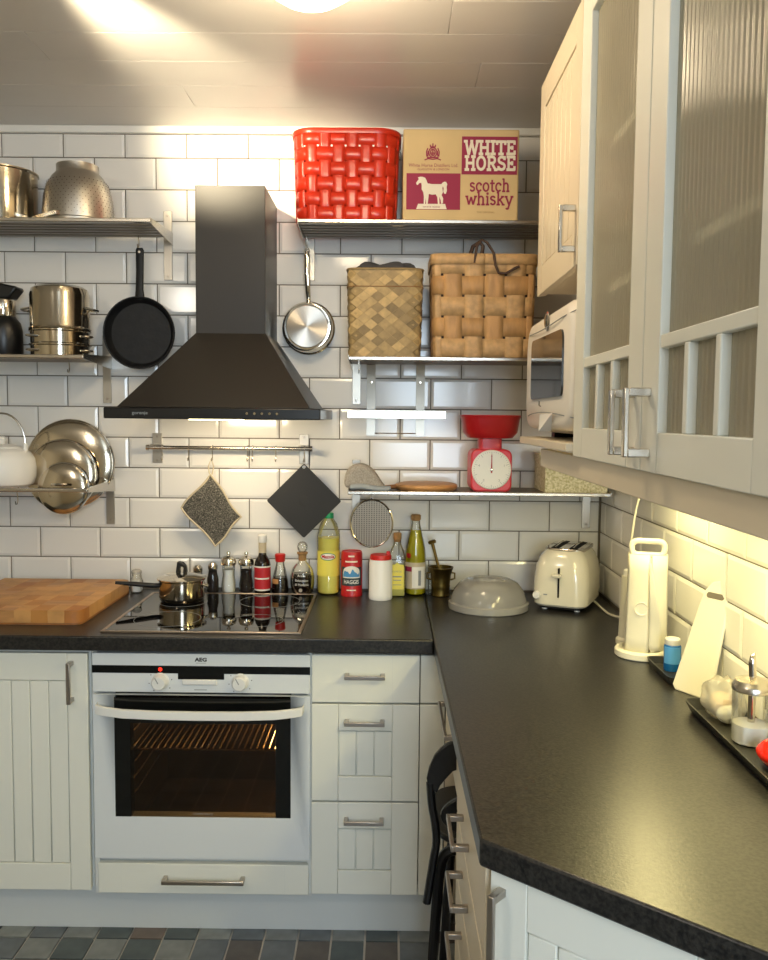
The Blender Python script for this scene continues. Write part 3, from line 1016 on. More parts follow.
# tweed pot holder
t = thing('pot_holder', 'grey tweed pot holder with beige edging hanging on rail', 'pot holder', (-.62, -.03, 1.03))
cor = [Vector(p) for p in ((-.625, 0, 1.268), (-.722, 0, 1.157), (-.609, 0, 1.031), (-.523, 0, 1.129))]
def quad(u, v, c=cor):
    return c[0]*(1-u)*(1-v)+c[1]*u*(1-v)+c[2]*u*v+c[3]*(1-u)*v
def ph(side):
    def fn(u, v):
        p = quad(u, v)
        b = 16*u*(1-u)*v*(1-v)
        ed = .008*(math.sin(2*PI*v)*(1-2*u)*.6+math.sin(2*PI*u)*(1-2*v)*.6)
        return (p.x+ed, -.066-side*.004*b**.5-.006*math.sin(u*4+v*3)*.6-.003*math.sin(v*9), p.z)
    return fn
g = G().sheet(ph(1), 16, 16)
g.sheet(ph(-1), 16, 16)
g.build('pad', 'cloth_tweed', t)
loop = [ph(0)(u, 0) for u in [k/10 for k in range(10)]]+[ph(0)(1, k/10) for k in range(10)]+[ph(0)(1-k/10, 1) for k in range(10)]+[ph(0)(0, 1-k/10) for k in range(10)]
G().tube(loop, .0035, 6, True).build('edging', 'cloth_edge', t)
G().tube([(-.627, -.068, 1.270), (-.631, -.064, 1.295), (-.622, -.060, 1.322), (-.614, -.064, 1.295), (-.618, -.068, 1.268)], .0022, 6).build('hanging_loop', 'cloth_edge', t)
# black trivet
t = thing('trivet', 'square black silicone trivet hanging cornerwise on the rail', 'trivet', (-.315, -.07, 1.06))
s = .0875
g = G().prism([(p[0], p[1]) for p in rrect(0, 0, 2*s, 2*s, .006, 3)], -.003, .003, 'y')
g.xf(Matrix.Translation((-.3155, -.0665, 1.184)) @ Matrix.Rotation(PI/4, 4, 'Y'))
g.build('pad', 'black_rubber', t, bev=.001)
G().lathe((-.3155, -.0697, 1.296), [(.0022, .0006), (.0055, .0006), (.0055, 0), (.0022, 0)], 16, 'y').build('eyelet', 'steel', t)
G().lathe((-.3155, -.0697, 1.184), [(0, .0008), (.016, .0007), (.018, 0)], 24, 'y').build('boss', 'black_rubber', t)
# round grater
t = thing('grater', 'round slotted steel grater hanging below the scales shelf', 'grater', (-.092, -.05, 1.03))
cx, cz = -.0915, 1.112
G().tube([(cx+.069*math.cos(a*PI/24), -.072, cz+.078*math.sin(a*PI/24)) for a in range(48)], .0032, 8, True).build('rim', 'chrome', t)
pl = G().lathe((cx, -.069, cz), [(0, .002), (.067, .002), (.069, 0), (0, -.0005)], 40, 'y', sy=1.13).build('plate', 'grater_steel', t)
g = G()
for i in range(-7, 8):
    x = i*.0082
    h = .074*math.sqrt(max(0, 1-(x/.066)**2))
    n = int(h/.0065)
    for k in range(-n, n+1):
        g.box(cx+x-.0022, cx+x+.0022, -.0735, -.0709, cz+k*.0065-.0017, cz+k*.0065+.0017)
stuff(g.build('grating_teeth', 'grater_slot', pl))
G().tube([(cx+.005*math.cos(a*PI/6), -.070, cz+.0815+.005*math.sin(a*PI/6)) for a in range(12)], .0013, 6, True).build('hanging_ring', 'steel', t)
# knife rack below the middle shelf
t = thing('knife_rack', 'steel wall rack with two straps and a bright bar', 'rack', (-.013, -.03, 1.40))
for x in (-.098, .066):
    a = G().prism([(-.0015, 1.63), (-.0015, 1.40), (-.006, 1.40), (-.006, 1.59), (-.026, 1.634), (-.022, 1.636)], x-.0145, x+.0145, 'x').build('strap', 'steel_brushed', t)
    G().lathe((x, -.006, 1.578), [(0, .0015), (.0035, .0012), (.0045, 0)], 12, 'y').build('screw', 'chrome', a)
G().box(-.176, .150, -.052, -.044, 1.457, 1.484).build('bar', 'steel', t, bev=.001)
G().box(-.108, -.088, -.044, -.006, 1.462, 1.478).box(.056, .076, -.044, -.006, 1.462, 1.478).build('spacer', 'steel', t)
G().tube([(-.085, -.012, 1.408), (.053, -.012, 1.408)], .0018, 6).build('tie_rod', 'steel', t)

# ------------------------------------------------------------------ top left shelf
SZ = 2.046
t = thing('stock_pot', 'large shiny steel pot at the left edge of top shelf', 'pot', (-1.272, -.14, SZ))
c = (-1.272, -.14, SZ)
G().lathe(c, [(0, 0), (.10, 0), (.112, .008), (.1165, .03), (.1185, .161), (.1225, .164), (.1225, .168), (.116, .168), (.114, .03), (.10, .01), (0, .008)], 48).build('body', 'mirror_steel', t)
G().tube([(-1.30+.026*math.cos(a*PI/8), -.262-.018*math.sin(a*PI/8), SZ+.125) for a in range(9)], .004, 8).build('handle', 'chrome', t)
t = thing('colander', 'upturned steel colander with perforated side on top shelf', 'colander', (-1.019, -.14, SZ))
c = (-1.019, -.14, SZ)
prof = [(.108, .0), (.112, .003), (.112, .014), (.108, .018), (.107, .05), (.103, .09), (.094, .125), (.078, .153), (.066, .166), (.064, .170), (.064, .190), (.061, .190), (.061, .17), (0, .168)]
b = G().lathe(c, prof, 48).build('bowl', 'steel_brushed', t)
hg = G()
for r_ in range(12):
    z = .030+r_*.0095
    rr = .107 if z < .05 else (.107-(z-.05)*.1 if z < .09 else .103-(z-.09)*.257)
    nrm = Vector((0, 0, 0))
    for k in range(40):
        a = 2*PI*(k+.5*(r_ % 2))/40
        d = Vector((math.cos(a), math.sin(a), .12 if z < .09 else .35)).normalized()
        p = Vector((c[0]+rr*math.cos(a), c[1]+rr*math.sin(a), c[2]+z))
        q = d.to_track_quat('Z', 'Y').to_matrix().to_4x4()
        h = G().lathe((0, 0, 0), [(0, .0010), (.0014, .0009), (.0014, -.001)], 6)
        h.xf(Matrix.Translation(p) @ q)
        hg.add(h.v, h.f)
stuff(hg.build('perforations', 'crockery_dark', b))
G().prism([(-1.155, -.17), (-1.045, -.262), (-1.035, -.25), (-1.14, -.16)], SZ+.015, SZ+.030, 'z').build('handle', 'steel', t, bev=.002)

# ------------------------------------------------------------------ middle left shelf
SZ = 1.639
t = thing('thermos_jug', 'black thermos jug with steel collar at the left edge', 'jug', (-1.262, -.14, SZ))
c = (-1.262, -.14, SZ)
G().lathe(c, [(0, 0), (.052, 0), (.056, .006), (.056, .085), (.050, .11), (.038, .125), (.035, .130), (0, .130)], 36).build('body', 'black_plastic', t)
G().lathe(c, [(.0345, .128), (.036, .132), (.036, .178), (.034, .182), (0, .182)], 32).build('collar', 'chrome', t)
G().prism([(-1.305, SZ+.183), (-1.232, SZ+.183), (-1.205, SZ+.216), (-1.212, SZ+.222), (-1.26, SZ+.232), (-1.305, SZ+.225)], -.172, -.108, 'y').build('spout_lid', 'black_plastic', t, bev=.006)
G().tube([(-1.30, -.14, SZ+.19), (-1.34, -.14, SZ+.17), (-1.345, -.14, SZ+.08), (-1.316, -.14, SZ+.03)], .009, 10).build('handle', 'black_plastic', t)
t = thing('steamer_pot', 'upturned shiny steel pot on two steamer rings', 'pot', (-1.083, -.14, SZ))
c = (-1.083, -.14, SZ)
b = G().lathe((c[0], c[1], SZ+.088), [(.0925, 0), (.0945, .003), (.092, .007), (.0905, .01), (.0905, .108), (.085, .128), (.072, .136), (0, .138), (0, .130), (.07, .130), (.086, .10), (.086, 0)], 48).build('pot_body', 'mirror_steel', t)
for k, zz_ in enumerate((.0, .044)):
    G().lathe((c[0], c[1], SZ+zz_), [(.086, 0), (.0895, .002), (.0895, .036), (.0945, .039), (.0945, .0425), (.0885, .0425), (.086, .030), (.086, 0)], 48).build('steamer_ring', 'mirror_steel', t)
    for sx in (-1, 1):
        a0 = PI*1.28 if sx < 0 else PI*1.93
        G().tube([(c[0]+(.089+.022*math.sin(j*PI/6))*math.cos(a0+(j-3)*.085), c[1]+(.089+.022*math.sin(j*PI/6))*math.sin(a0+(j-3)*.085), SZ+zz_+.022) for j in range(7)], .0035, 8).build('side_handle', 'chrome', t)
for sx in (-1, 1):
    G().tube([(c[0]+sx*.088, -.165, SZ+.155), (c[0]+sx*.112, -.165, SZ+.151), (c[0]+sx*.120, -.14, SZ+.150), (c[0]+sx*.112, -.115, SZ+.151), (c[0]+sx*.088, -.115, SZ+.155)], .004, 8).build('pot_handle', 'chrome', t)

# ------------------------------------------------------------------ lower left shelf
SZ = 1.231
t = thing('enamel_kettle', 'white enamel kettle with wire bail handle on left shelf', 'kettle', (-1.272, -.15, SZ))
c = (-1.272, -.15, SZ)
G().lathe(c, [(0, 0), (.080, 0), (.092, .008), (.100, .03), (.101, .06), (.097, .088), (.085, .108), (.070, .118), (.060, .120), (.056, .126), (.03, .134), (0, .136)], 44).build('body', 'plastic_white', t)
G().lathe(c, [(0, .160), (.010, .158), (.013, .150), (.008, .142), (.008, .134), (0, .134)], 20).build('lid_knob', 'plastic_white', t)
G().tube([(-1.272+.074*math.cos(a*PI/14), -.15, SZ+.135+.098*math.sin(a*PI/14)) for a in range(15)], .0032, 8).build('bail_handle', 'steel', t)
for sx in (-1, 1):
    G().lathe((-1.272+sx*.074, -.15, SZ+.110), [(0, .03), (.006, .028), (.008, .016), (.006, .0), (0, 0)], 12).build('handle_lug', 'plastic_white', t)
G().tube([(-1.35, -.19, SZ+.05), (-1.40, -.205, SZ+.08), (-1.43, -.21, SZ+.12)], [.022, .016, .011], 12).build('spout', 'plastic_white', t)
def lid(label, cx, cy, cz, r, dome, tilt, knob, rim=.004):
    t = thing('pan_lid', label, 'lid', (cx, cy, cz-r), 0, 'steel lids upright in the shelf')
    m = Matrix.Translation((cx, cy, cz)) @ Matrix.Rotation(tilt, 4, 'X')
    n = 8
    prof = [(r*math.sin(k/n*PI/2), dome*math.cos(k/n*PI/2)+.004) for k in range(n+1)]
    prof[-1] = (r-.004, .004)
    prof += [(r, .003), (r, -.002), (r-.004, -.002), (r-.01, 0), (0, dome-.001)]
    G().lathe((0, 0, 0), prof, 56, 'y').xf(m).build('dome', 'mirror_steel', t)
    G().tube([(r*math.cos(a*PI/28), 0, r*math.sin(a*PI/28)) for a in range(56)], rim, 8, True).xf(m).build('rim', 'chrome', t)
    if knob:
        G().tube([(-.03+.06*k/8, -dome-.006-.018*math.sin(k*PI/8), .012) for k in range(9)], .0042, 8).xf(m).build('handle', 'chrome', t)
    return t
lid('largest steel lid standing at the back of three', -1.088, -.060, 1.300, .143, .020, -.05, False)
lid('middle-sized gold-lit steel lid between two others', -1.100, -.105, 1.266, .112, .018, -.06, False)
lid('smallest steel lid with loop handle in front of the others', -1.077, -.152, 1.226, .080, .016, -.07, True)

# ------------------------------------------------------------------ woven baskets
def woven_basket(name, label, loc, outline, H, nst, nb, amp, sw, bw, mats, th=.0011, rimmat=None, base_m=None):
    """outline(u, v) -> (x, y) closed curve; staves upright, bands around, over and under"""
    t = thing(name, label, 'basket', loc)
    def P(u, v, off):
        x, y = outline(u % 1.0, v)
        x2, y2 = outline((u+.002) % 1.0, v)
        n = Vector((y2-y, -(x2-x), 0)).normalized()
        return (loc[0]+x+n.x*off, loc[1]+y+n.y*off, loc[2]+v*H)
    for i in range(nst):
        uc = (i+.5)/nst
        hw = sw/nst/2
        m = nb*10
        def fn(a, b, uc=uc, hw=hw, i=i):
            v = b
            off = amp*max(-1, min(1, 2.6*math.cos(PI*(v*nb-.5))))*(1 if i % 2 else -1)
            return P(uc+hw*(2*a-1), .0+v, off)
        G().sheet(fn, 3, m).build('stave', mats[i % len(mats)], t, solid=th)
    for j in range(nb):
        vc = (j+.5)/nb
        hh = bw/nb/2
        N = nst*10
        g = G()
        def fn(a, b, vc=vc, hh=hh, j=j):
            off = amp*max(-1, min(1, 2.6*math.cos(PI*(a*nst-.5))))*(-1 if j % 2 else 1)
            # in antiphase with the staves
            return P(a, vc+hh*(2*b-1), off)
        g.sheet(fn, N, 2)
        g.build('band', mats[(j+1) % len(mats)], t, solid=th)
    # base and inner lining so that the inside reads closed
    pts = [(loc[0]+outline(k/48, .02)[0]*.97, loc[1]+outline(k/48, .02)[1]*.97) for k in range(48)]
    G().prism(pts, loc[2]+.001, loc[2]+.006).build('base', base_m or mats[0], t)
    return t, P

def sup(a, b, r, taper=1.0):
    """rounded rectangle outline, even by arc length, starting at the front middle"""
    segs = [(a-r, 0), (PI/2*r, 1), (2*(b-r), 2), (PI/2*r, 3), (2*(a-r), 4), (PI/2*r, 5), (2*(b-r), 6), (PI/2*r, 7), (a-r, 8)]
    tot = sum(q[0] for q in segs)
    def o(u, v):
        d = (u % 1.0)*tot
        for L, k in segs:
            if d <= L or k == 8:
                break
            d -= L
        if k == 0:
            p = (d, -b)
        elif k == 8:
            p = (-(a-r)+d, -b)
        elif k == 2:
            p = (a, -(b-r)+d)
        elif k == 4:
            p = (a-r-d, b)
        elif k == 6:
            p = (-a, b-r-d)
        else:
            t_ = d/r
            cx_, cy_, a0 = {1: (a-r, -(b-r), -PI/2), 3: (a-r, b-r, 0), 5: (-(a-r), b-r, PI/2), 7: (-(a-r), -(b-r), PI)}[k]
            p = (cx_+r*math.cos(a0+t_), cy_+r*math.sin(a0+t_))
        kk = 1+(taper-1)*(1-v)
        return (kk*p[0], kk*p[1])
    return o
RZ = 2.050
t, P = woven_basket('red_basket', 'red painted woven chip basket on the top right shelf', (-.174, -.143, RZ), sup(.161, .118, .065, .95), .262, 24, 6, .0007, .86, .88, ['red_paint'])
G().tube([P(k/64, 1.0, .002) for k in range(64)], .004, 6, True, flat=2.2).build('rim', 'red_paint', t)
G().tube([(-.020+.014*math.cos(a*PI/10), -.10, RZ+.225+.035*math.sin(a*PI/10)) for a in range(11)], .0025, 6).build('wire_handle', 'nickel', t)
# palm basket: diagonal plait
t = thing('palm_basket', 'straw-coloured plaited palm basket with dark cloth inside', 'basket', (-.053, -.143, 1.643))
ol = sup(.1155, .104, .03, .955)
PH = .268
def PP(u, v, off):
    x, y = ol(u % 1, v)
    x2, y2 = ol((u+.002) % 1, v)
    n = Vector((y2-y, -(x2-x), 0)).normalized()
    return (-.053+x+n.x*off, -.143+y+n.y*off, 1.643+v*PH)
G().sheet(lambda a, b: PP(a, b, -.002), 64, 6).build('inner_wall', 'palm', t)
g = G()
NU, NV = 19, 8
for i in range(NU*2):
    for j in range(NV*2+1):
        if (i+j) % 2:
            continue
        uc, vc = i/(NU*2), j/(NV*2)
        if vc > .995 or vc < .01:
            continue
        hu, hv = .96/(NU*2), .96/(NV*2)
        flip = (j % 4 in (0, 1)) != (i % 4 in (0, 1))
        o1, o2 = (.0028, .0006)
        cs = [(-1, 0), (0, -1), (1, 0), (0, 1)]
        ring = []
        for q, (du, dv) in enumerate(cs):
            off = o2 if q in ((0, 1) if flip else (2, 3)) else .0024
            ring.append(PP(uc+du*hu, min(1, max(0, vc+dv*hv)), off))
        n = len(g.v)
        mid = PP(uc, vc, o1)
        g.add(ring, [(0, 1, 2, 3)])
stuff(g.build('plaited_strips', 'palm', t, sharp=5))
G().tube([PP(k/64, .998, .001) for k in range(64)], .003, 6, True).build('rim', 'palm', t)
G().tube([PP(k/64, .80, .0025) for k in range(64)], .0011, 5, True).build('fold_line', 'wood_dark', t)
o = G().loft([[(-.053+rr*.106*math.cos(a*PI/16)*(abs(math.cos(a*PI/16))**-.45 if abs(math.cos(a*PI/16)) > .01 else 1), -.143+rr*.095*math.sin(a*PI/16)*(abs(math.sin(a*PI/16))**-.45 if abs(math.sin(a*PI/16)) > .01 else 1), 1.643+PH-.018+hh+.012*math.sin(a*1.3)*rr) for a in range(32)] for rr, hh in ((.98, -.01), (.96, .022), (.8, .04), (.45, .044), (.1, .04))], False, True).build('cloth_bundle', 'cloth_dark', None, sub=1)
tag(o, 'dark grey cloth stuffed into the palm basket', 'cloth')
# birch bark basket
t, P = woven_basket('birch_basket', 'large birch bark basket with leather loop on the middle shelf', (.2475, -.143, 1.643), sup(.158, .112, .025, .95), .312, 16, 5, .0010, .88, .89, ['birch', 'birch_b'])
G().sheet(lambda a, b: P(a, b*.98, -.007), 48, 4).build('lining', 'leather', t)
G().sheet(lambda a, b: P(a, .90+.10*b, .0048), 120, 2).build('rim_band', 'birch_b', t, solid=.0016)
bz = 1.643+.312
G().tube([(.215, -.258, bz-.028), (.222, -.262, bz+.02), (.236, -.262, bz+.040), (.252, -.263, bz+.032), (.272, -.264, bz+.002), (.278, -.266, bz-.035), (.288, -.266, bz-.058), (.31, -.266, bz-.060), (.335, -.266, bz-.045), (.35, -.266, bz-.038)], [.004]*10, 6).build('leather_tie', 'leather', t)
G().tube([(.205, -.200, bz+.0), (.215, -.21, bz+.030), (.235, -.215, bz+.043), (.245, -.215, bz+.030), (.240, -.22, bz-.01)], .006, 6).build('leather_loop', 'leather', t)

# ------------------------------------------------------------------ whisky carton
t = thing('carton', 'tan printed whisky carton on the top right shelf', 'box', (.171, -.15, RZ))
bx0, bx1, by0, by1, bz0, bz1 = -.002, .344, -.256, -.04, RZ, RZ+.270
G().box(bx0, bx1, by0, by1, bz0, bz1).build('box', 'carton', t, bev=.004)
G().box(bx0+.002, bx1-.002, -.150, -.147, bz1-.0005, bz1+.0006).build('flap_seam', 'cork', t)
yp = by0-.0006
def S(u, v):
    """box front from the printed layout: u, v in 0..1 from bottom left"""
    return (bx0+(bx1-bx0)*u, yp, bz0+(bz1-bz0)*v)
def panel(u0, u1, v0, v1, m, name, y=yp):
    a, b = S(u0, v0), S(u1, v1)
    return G().box(a[0], b[0], y, by0+.001, a[2], b[2]).build(name, m, t)
panel(.505, .985, .510, .920, 'print_maroon', 'print_panel')
panel(.030, .497, .125, .520, 'print_maroon', 'print_panel')

def ribbon(lines, wt, fn, g, y):
    """strokes of even width as flat polygons"""
    for ln in lines:
        for (x0, y0), (x1, y1) in zip(ln, ln[1:]):
            dx, dy = x1-x0, y1-y0
            L = math.hypot(dx, dy) or 1
            w = wt
            nx_, ny_ = -dy/L*w/2, dx/L*w/2
            ex, ey = dx/L*w*.12, dy/L*w*.12
            q = [(x0-ex+nx_, y0-ey+ny_), (x0-ex-nx_, y0-ey-ny_), (x1+ex-nx_, y1+ey-ny_), (x1+ex+nx_, y1+ey+ny_)]
            g.add([(c3[0], c3[1]-1.5e-5*(len(g.f) % 40), c3[2]) for c3 in (fn(*p) for p in q)], [(0, 1, 2, 3)])
def ser(x, y, h=.14):
    return [(x-h, y), (x+h, y)]
GL = {
 'W': (1.15, [[(.08, 1), (.33, 0)], [(.33, 0), (.57, .9)], [(.57, .9), (.82, 0)], [(.82, 0), (1.07, 1)], ser(.08, .95), ser(1.07, .95), ser(.57, .95, .1)]),
 'H': (.95, [[(.2, 0), (.2, 1)], [(.75, 0), (.75, 1)], [(.2, .5), (.75, .5)], ser(.2, .05, .17), ser(.2, .95, .17), ser(.75, .05, .17), ser(.75, .95, .17)]),
 'I': (.5, [[(.25, 0), (.25, 1)], ser(.25, .05, .2), ser(.25, .95, .2)]),
 'T': (.85, [[(.42, 0), (.42, 1)], [(.04, .93), (.8, .93)], ser(.42, .05, .2), [(.08, .98), (.08, .72)], [(.76, .98), (.76, .72)]]),
 'E': (.8, [[(.2, 0), (.2, 1)], [(.04, .94), (.7, .94)], [(.04, .06), (.72, .06)], [(.2, .5), (.5, .5)], [(.68, .98), (.68, .74)], [(.7, .02), (.7, .28)], [(.5, .38), (.5, .62)]]),
 'O': (.95, [arc(.47, .5, .33, .44, 0, 360, 22)]),
 'R': (.9, [[(.2, 0), (.2, 1)], [(.05, .94), (.5, .94)], arc(.48, .72, .22, .22, 90, -90, 8), [(.5, .5), (.2, .5)], [(.45, .5), (.75, .06)], ser(.2, .05, .17), ser(.78, .05, .12)]),
 'S': (.78, [arc(.38, .73, .25, .21, 20, 270, 10), arc(.38, .28, .26, .22, 90, -160, 10), [(.63, .98), (.63, .74)], [(.12, .02), (.12, .28)]]),
 's': (.52, [arc(.25, .52, .16, .14, 20, 270, 8), arc(.25, .2, .17, .16, 90, -160, 8)]),
 'c': (.58, [arc(.3, .35, .22, .31, 45, 315, 14), arc(.46, .54, .03, .03, 0, 360, 6)]),
 'o': (.62, [arc(.3, .35, .22, .31, 0, 360, 18)]),
 't': (.45, [[(.2, .9), (.2, .12)], arc(.3, .12, .1, .1, 180, 330, 5), [(.04, .64), (.4, .64)]]),
 'h': (.68, [[(.16, 0), (.16, 1)], arc(.34, .46, .17, .2, 160, 0, 7), [(.51, .46), (.51, 0)], ser(.16, .03, .12), ser(.51, .03, .12), [(.05, .97), (.16, .97)]]),
 'w': (.85, [[(.08, .66), (.24, .03)], [(.24, .03), (.42, .6)], [(.42, .6), (.58, .03)], [(.58, .03), (.76, .66)], ser(.08, .65, .1), ser(.76, .65, .1)]),
 'i': (.34, [[(.17, 0), (.17, .66)], ser(.17, .03, .12), [(.06, .65), (.17, .65)], arc(.17, .88, .04, .04, 0, 360, 6)]),
 'k': (.66, [[(.15, 0), (.15, 1)], [(.15, .3), (.5, .64)], [(.28, .42), (.54, .03)], ser(.15, .03, .12), ser(.54, .03, .1), ser(.48, .65, .1), [(.04, .97), (.15, .97)]]),
 'y': (.66, [[(.1, .65), (.33, .05)], [(.56, .65), (.28, -.22)], arc(.2, -.22, .09, .08, 0, -160, 5), ser(.1, .65, .1), ser(.56, .65, .1)]),
 ' ': (.4, []),
}
def word(s, u0, u1, v0, v1, wt, m, name):
    tot = sum(GL[ch][0] for ch in s)
    g = G()
    x = 0
    a, b = S(u0, v0), S(u1, v1)
    kx, kz = (b[0]-a[0])/tot, b[2]-a[2]
    for ch in s:
        wd, lines = GL[ch]
        ribbon(lines, wt, lambda p, q, x=x: (a[0]+(x+p)*kx, yp-.0007, a[2]+q*kz), g, 0)
        x += wd
    return g.build(name, m, t)
word('WHITE', .53, .97, .725, .875, .2, 'print_cream', 'lettering')
word('HORSE', .53, .97, .555, .710, .2, 'print_cream', 'lettering')
word('scotch', .575, .925, .325, .465, .14, 'print_maroon', 'lettering')
word('whisky', .545, .955, .180, .320, .14, 'print_maroon', 'lettering')
text('small_lettering', 'White Horse Distillers Ltd.', .0145, 'print_maroon', t, lambda x, y: (S(.262, .6)[0]+x*.92, yp-.0002, S(.262, .605)[2]+y))
text('small_lettering', 'GLASGOW & LONDON', .0095, 'print_maroon', t, lambda x, y: (S(.262, .6)[0]+x*.95, yp-.0002, S(.262, .562)[2]+y))
text('small_lettering', 'THE ORIGINAL', .008, 'cork', t, lambda x, y: (S(.72, .6)[0]+x, yp-.0002, S(.262, .10)[2]+y))
# crest: crowned shield between supporters on a scroll
g = G()
def crest(lines, wt):
    ribbon(lines, wt, lambda p, q: (S(.255, 0)[0]+p*.001, yp-.0002, S(0, .745)[2]+q*.001), g, 0)
crest([arc(0, 0, 12, 14, 0, 360, 18), arc(0, 0, 7, 9, 0, 360, 14), [(-6, -2), (6, -2)], [(0, -8), (0, 8)], [(-8, 16), (8, 16)], [(-7, 16), (-8, 22)], [(0, 16), (0, 26)], [(7, 16), (8, 22)],
       [(-18, -12), (-19, 2), (-15, 12)], [(-15, -12), (-14, 4)], [(18, -12), (19, 2), (15, 12)], [(15, -12), (14, 4)], [(-24, -22), (-14, -18), (0, -20), (14, -18), (24, -22)], [(-17, -15), (17, -15)]], 3.4)
g.build('crest_print', 'print_maroon', t)
# standing horse on its plinth
hs = [(108, 335), (118, 322), (112, 312), (126, 309), (140, 309), (156, 314), (166, 330), (172, 346), (200, 350), (230, 350), (256, 350), (262, 342), (272, 336), (284, 337), (292, 350), (288, 366), (290, 386), (284, 405), (274, 404), (268, 392), (270, 374), (266, 362), (262, 372), (266, 396), (258, 412), (268, 430), (266, 458), (256, 462), (252, 440), (244, 422), (246, 462), (236, 462), (232, 424), (222, 408), (200, 410), (180, 406), (178, 430), (174, 462), (164, 462), (162, 430), (158, 462), (150, 462), (150, 420), (146, 396), (136, 380), (136, 360), (134, 344), (122, 344), (112, 356), (104, 352), (102, 344)]
def hp_(px, py):
    u = (px-22)/(722-22)*.995
    v = 1-(py-38)/(560-38)
    return S(u, v)
def poly(pts, m, name, dy=.0007):
    c = [hp_(*p) for p in pts]
    g = G()
    g.add([(p[0], yp-dy, p[2]) for p in c], [tuple(range(len(c)))])
    return g.build(name, m, t)
poly(hs, 'print_cream', 'horse_print')
poly([(115, 462), (280, 462), (290, 492), (104, 492)], 'print_cream', 'plinth_print')
text('small_lettering', 'WHITE HORSE', .0062, 'print_maroon', t, lambda x, y: (hp_(197, 0)[0]+x*1.3, yp-.0012, hp_(0, 480)[2]+y))

# ------------------------------------------------------------------ scales shelf
SZ = 1.232
t = thing('kitchen_scales', 'red kitchen scales with round white dial and red pan', 'scales', (.282, -.165, SZ))
c = (.282, -.165, SZ)
pts = rrect(c[0], SZ+.0665, .128, .133, .022, 5)
G().prism(pts, -.222, -.10, 'y').build('housing', 'scale_red', t, bev=.006, seg=3)
dl = G().lathe((c[0], -.222, SZ+.070), [(0, .004), (.0585, .004), (.0615, .001), (.0615, 0)], 48, 'y').build('dial', 'dial_white', t)
g = G()
for k in range(50):
    a = 2*PI*k/50
    r0 = .053 if k % 5 else .047
    m4 = Matrix.Translation((c[0], 0, SZ+.070)) @ Matrix.Rotation(a, 4, 'Y')
    q = G().box(-.0005, .0005, -.2266, -.226, r0, .056).xf(m4)
    g.add(q.v, q.f)
g.build('dial_marks', 'print_grey', dl)
for k in range(5):
    a = 2*PI*k/5
    text('dial_number', str(k), .010, 'print_grey', dl, lambda x, y, a=a: (c[0]+.041*math.sin(a)+x, -.2264, SZ+.070+.041*math.cos(a)+y))
G().prism([(c[0]-.0022, SZ+.06), (c[0]+.0022, SZ+.06), (c[0]+.001, SZ+.118), (c[0]-.001, SZ+.118)], -.228, -.2268, 'y').build('needle', 'print_red', dl)
G().lathe((c[0], -.2262, SZ+.070), [(0, .004), (.004, .003), (.005, 0)], 14, 'y').build('needle_hub', 'chrome', dl)
G().rbox(c[0]-.036, c[0]+.036, -.195, -.125, SZ+.130, SZ+.166, .012).build('neck', 'scale_red', t)
G().loft([[(c[0]+p[0], -.165+p[1], z) for p in rrect(0, 0, w_, d_, r_, 5)] for w_, d_, r_, z in ((.10, .09, .03, SZ+.166), (.14, .12, .045, SZ+.168), (.168, .142, .05, SZ+.185), (.180, .15, .05, SZ+.225), (.188, .158, .05, SZ+.236), (.184, .154, .05, SZ+.239), (.172, .143, .05, SZ+.225), (.155, .13, .045, SZ+.188), (.11, .10, .03, SZ+.176))]).build('pan', 'red_plastic', t)
G().box(c[0]-.052, c[0]+.052, -.215, -.11, SZ-.0005, SZ+.004).build('foot', 'black_plastic', t)
# oven mitt
t = thing('oven_mitt', 'grey knitted oven mitt lying folded on the lowest shelf', 'oven mitt', (-.10, -.18, SZ))
mo = [(-.172, 0), (-.178, .02), (-.176, .045), (-.168, .065), (-.152, .080), (-.130, .086), (-.108, .083), (-.088, .070), (-.072, .050), (-.060, .028), (-.045, .012), (-.04, 0)]
G().loft([[(x*k+(1-k)*-.115, y, SZ+z*k+.001) for x, z in mo] for k, y in ((.86, -.228), (.97, -.220), (1.0, -.19), (.98, -.15), (.85, -.12))]).build('hand_part', 'cloth_mitt', t, sub=1)
G().loft([[(-.158+q*.13, -.246+.004*math.sin(q*9)+yy, SZ+.010+zz2+.004*math.sin(q*6)) for yy, zz2 in ((-.004, -.008), (-.007, 0), (-.004, .009), (.012, .012), (.03, .006), (.03, -.008))] for q in [k/10 for k in range(11)]]).build('cuff', 'cloth_mitt_trim', t, sub=1)
# round wooden board
t = thing('wooden_board', 'round wooden board lying on the lowest shelf by scales', 'board', (.083, -.15, SZ))
G().lathe((.083, -.15, SZ), [(0, 0), (.09, 0), (.098, .006), (.100, .012), (.097, .019), (.085, .022), (0, .024)], 48).build('disc', 'wood_board', t)
G().tube([(-.012, -.165, SZ+.010), (-.045, -.172, SZ+.009), (-.055, -.175, SZ+.009)], [.014, .011, .008], 10, flat=.55).build('grip', 'wood_dark', t)
# speckled box under the microwave shelf
t = thing('speckled_box', 'pale speckled box on the lowest shelf beneath the microwave', 'box', (.53, -.15, SZ))
G().box(.447, .640, -.238, -.04, SZ, SZ+.112).build('body', 'speckle', t, bev=.002)
G().box(.445, .642, -.240, -.038, SZ+.090, SZ+.116).build('lid', 'speckle', t, bev=.002)
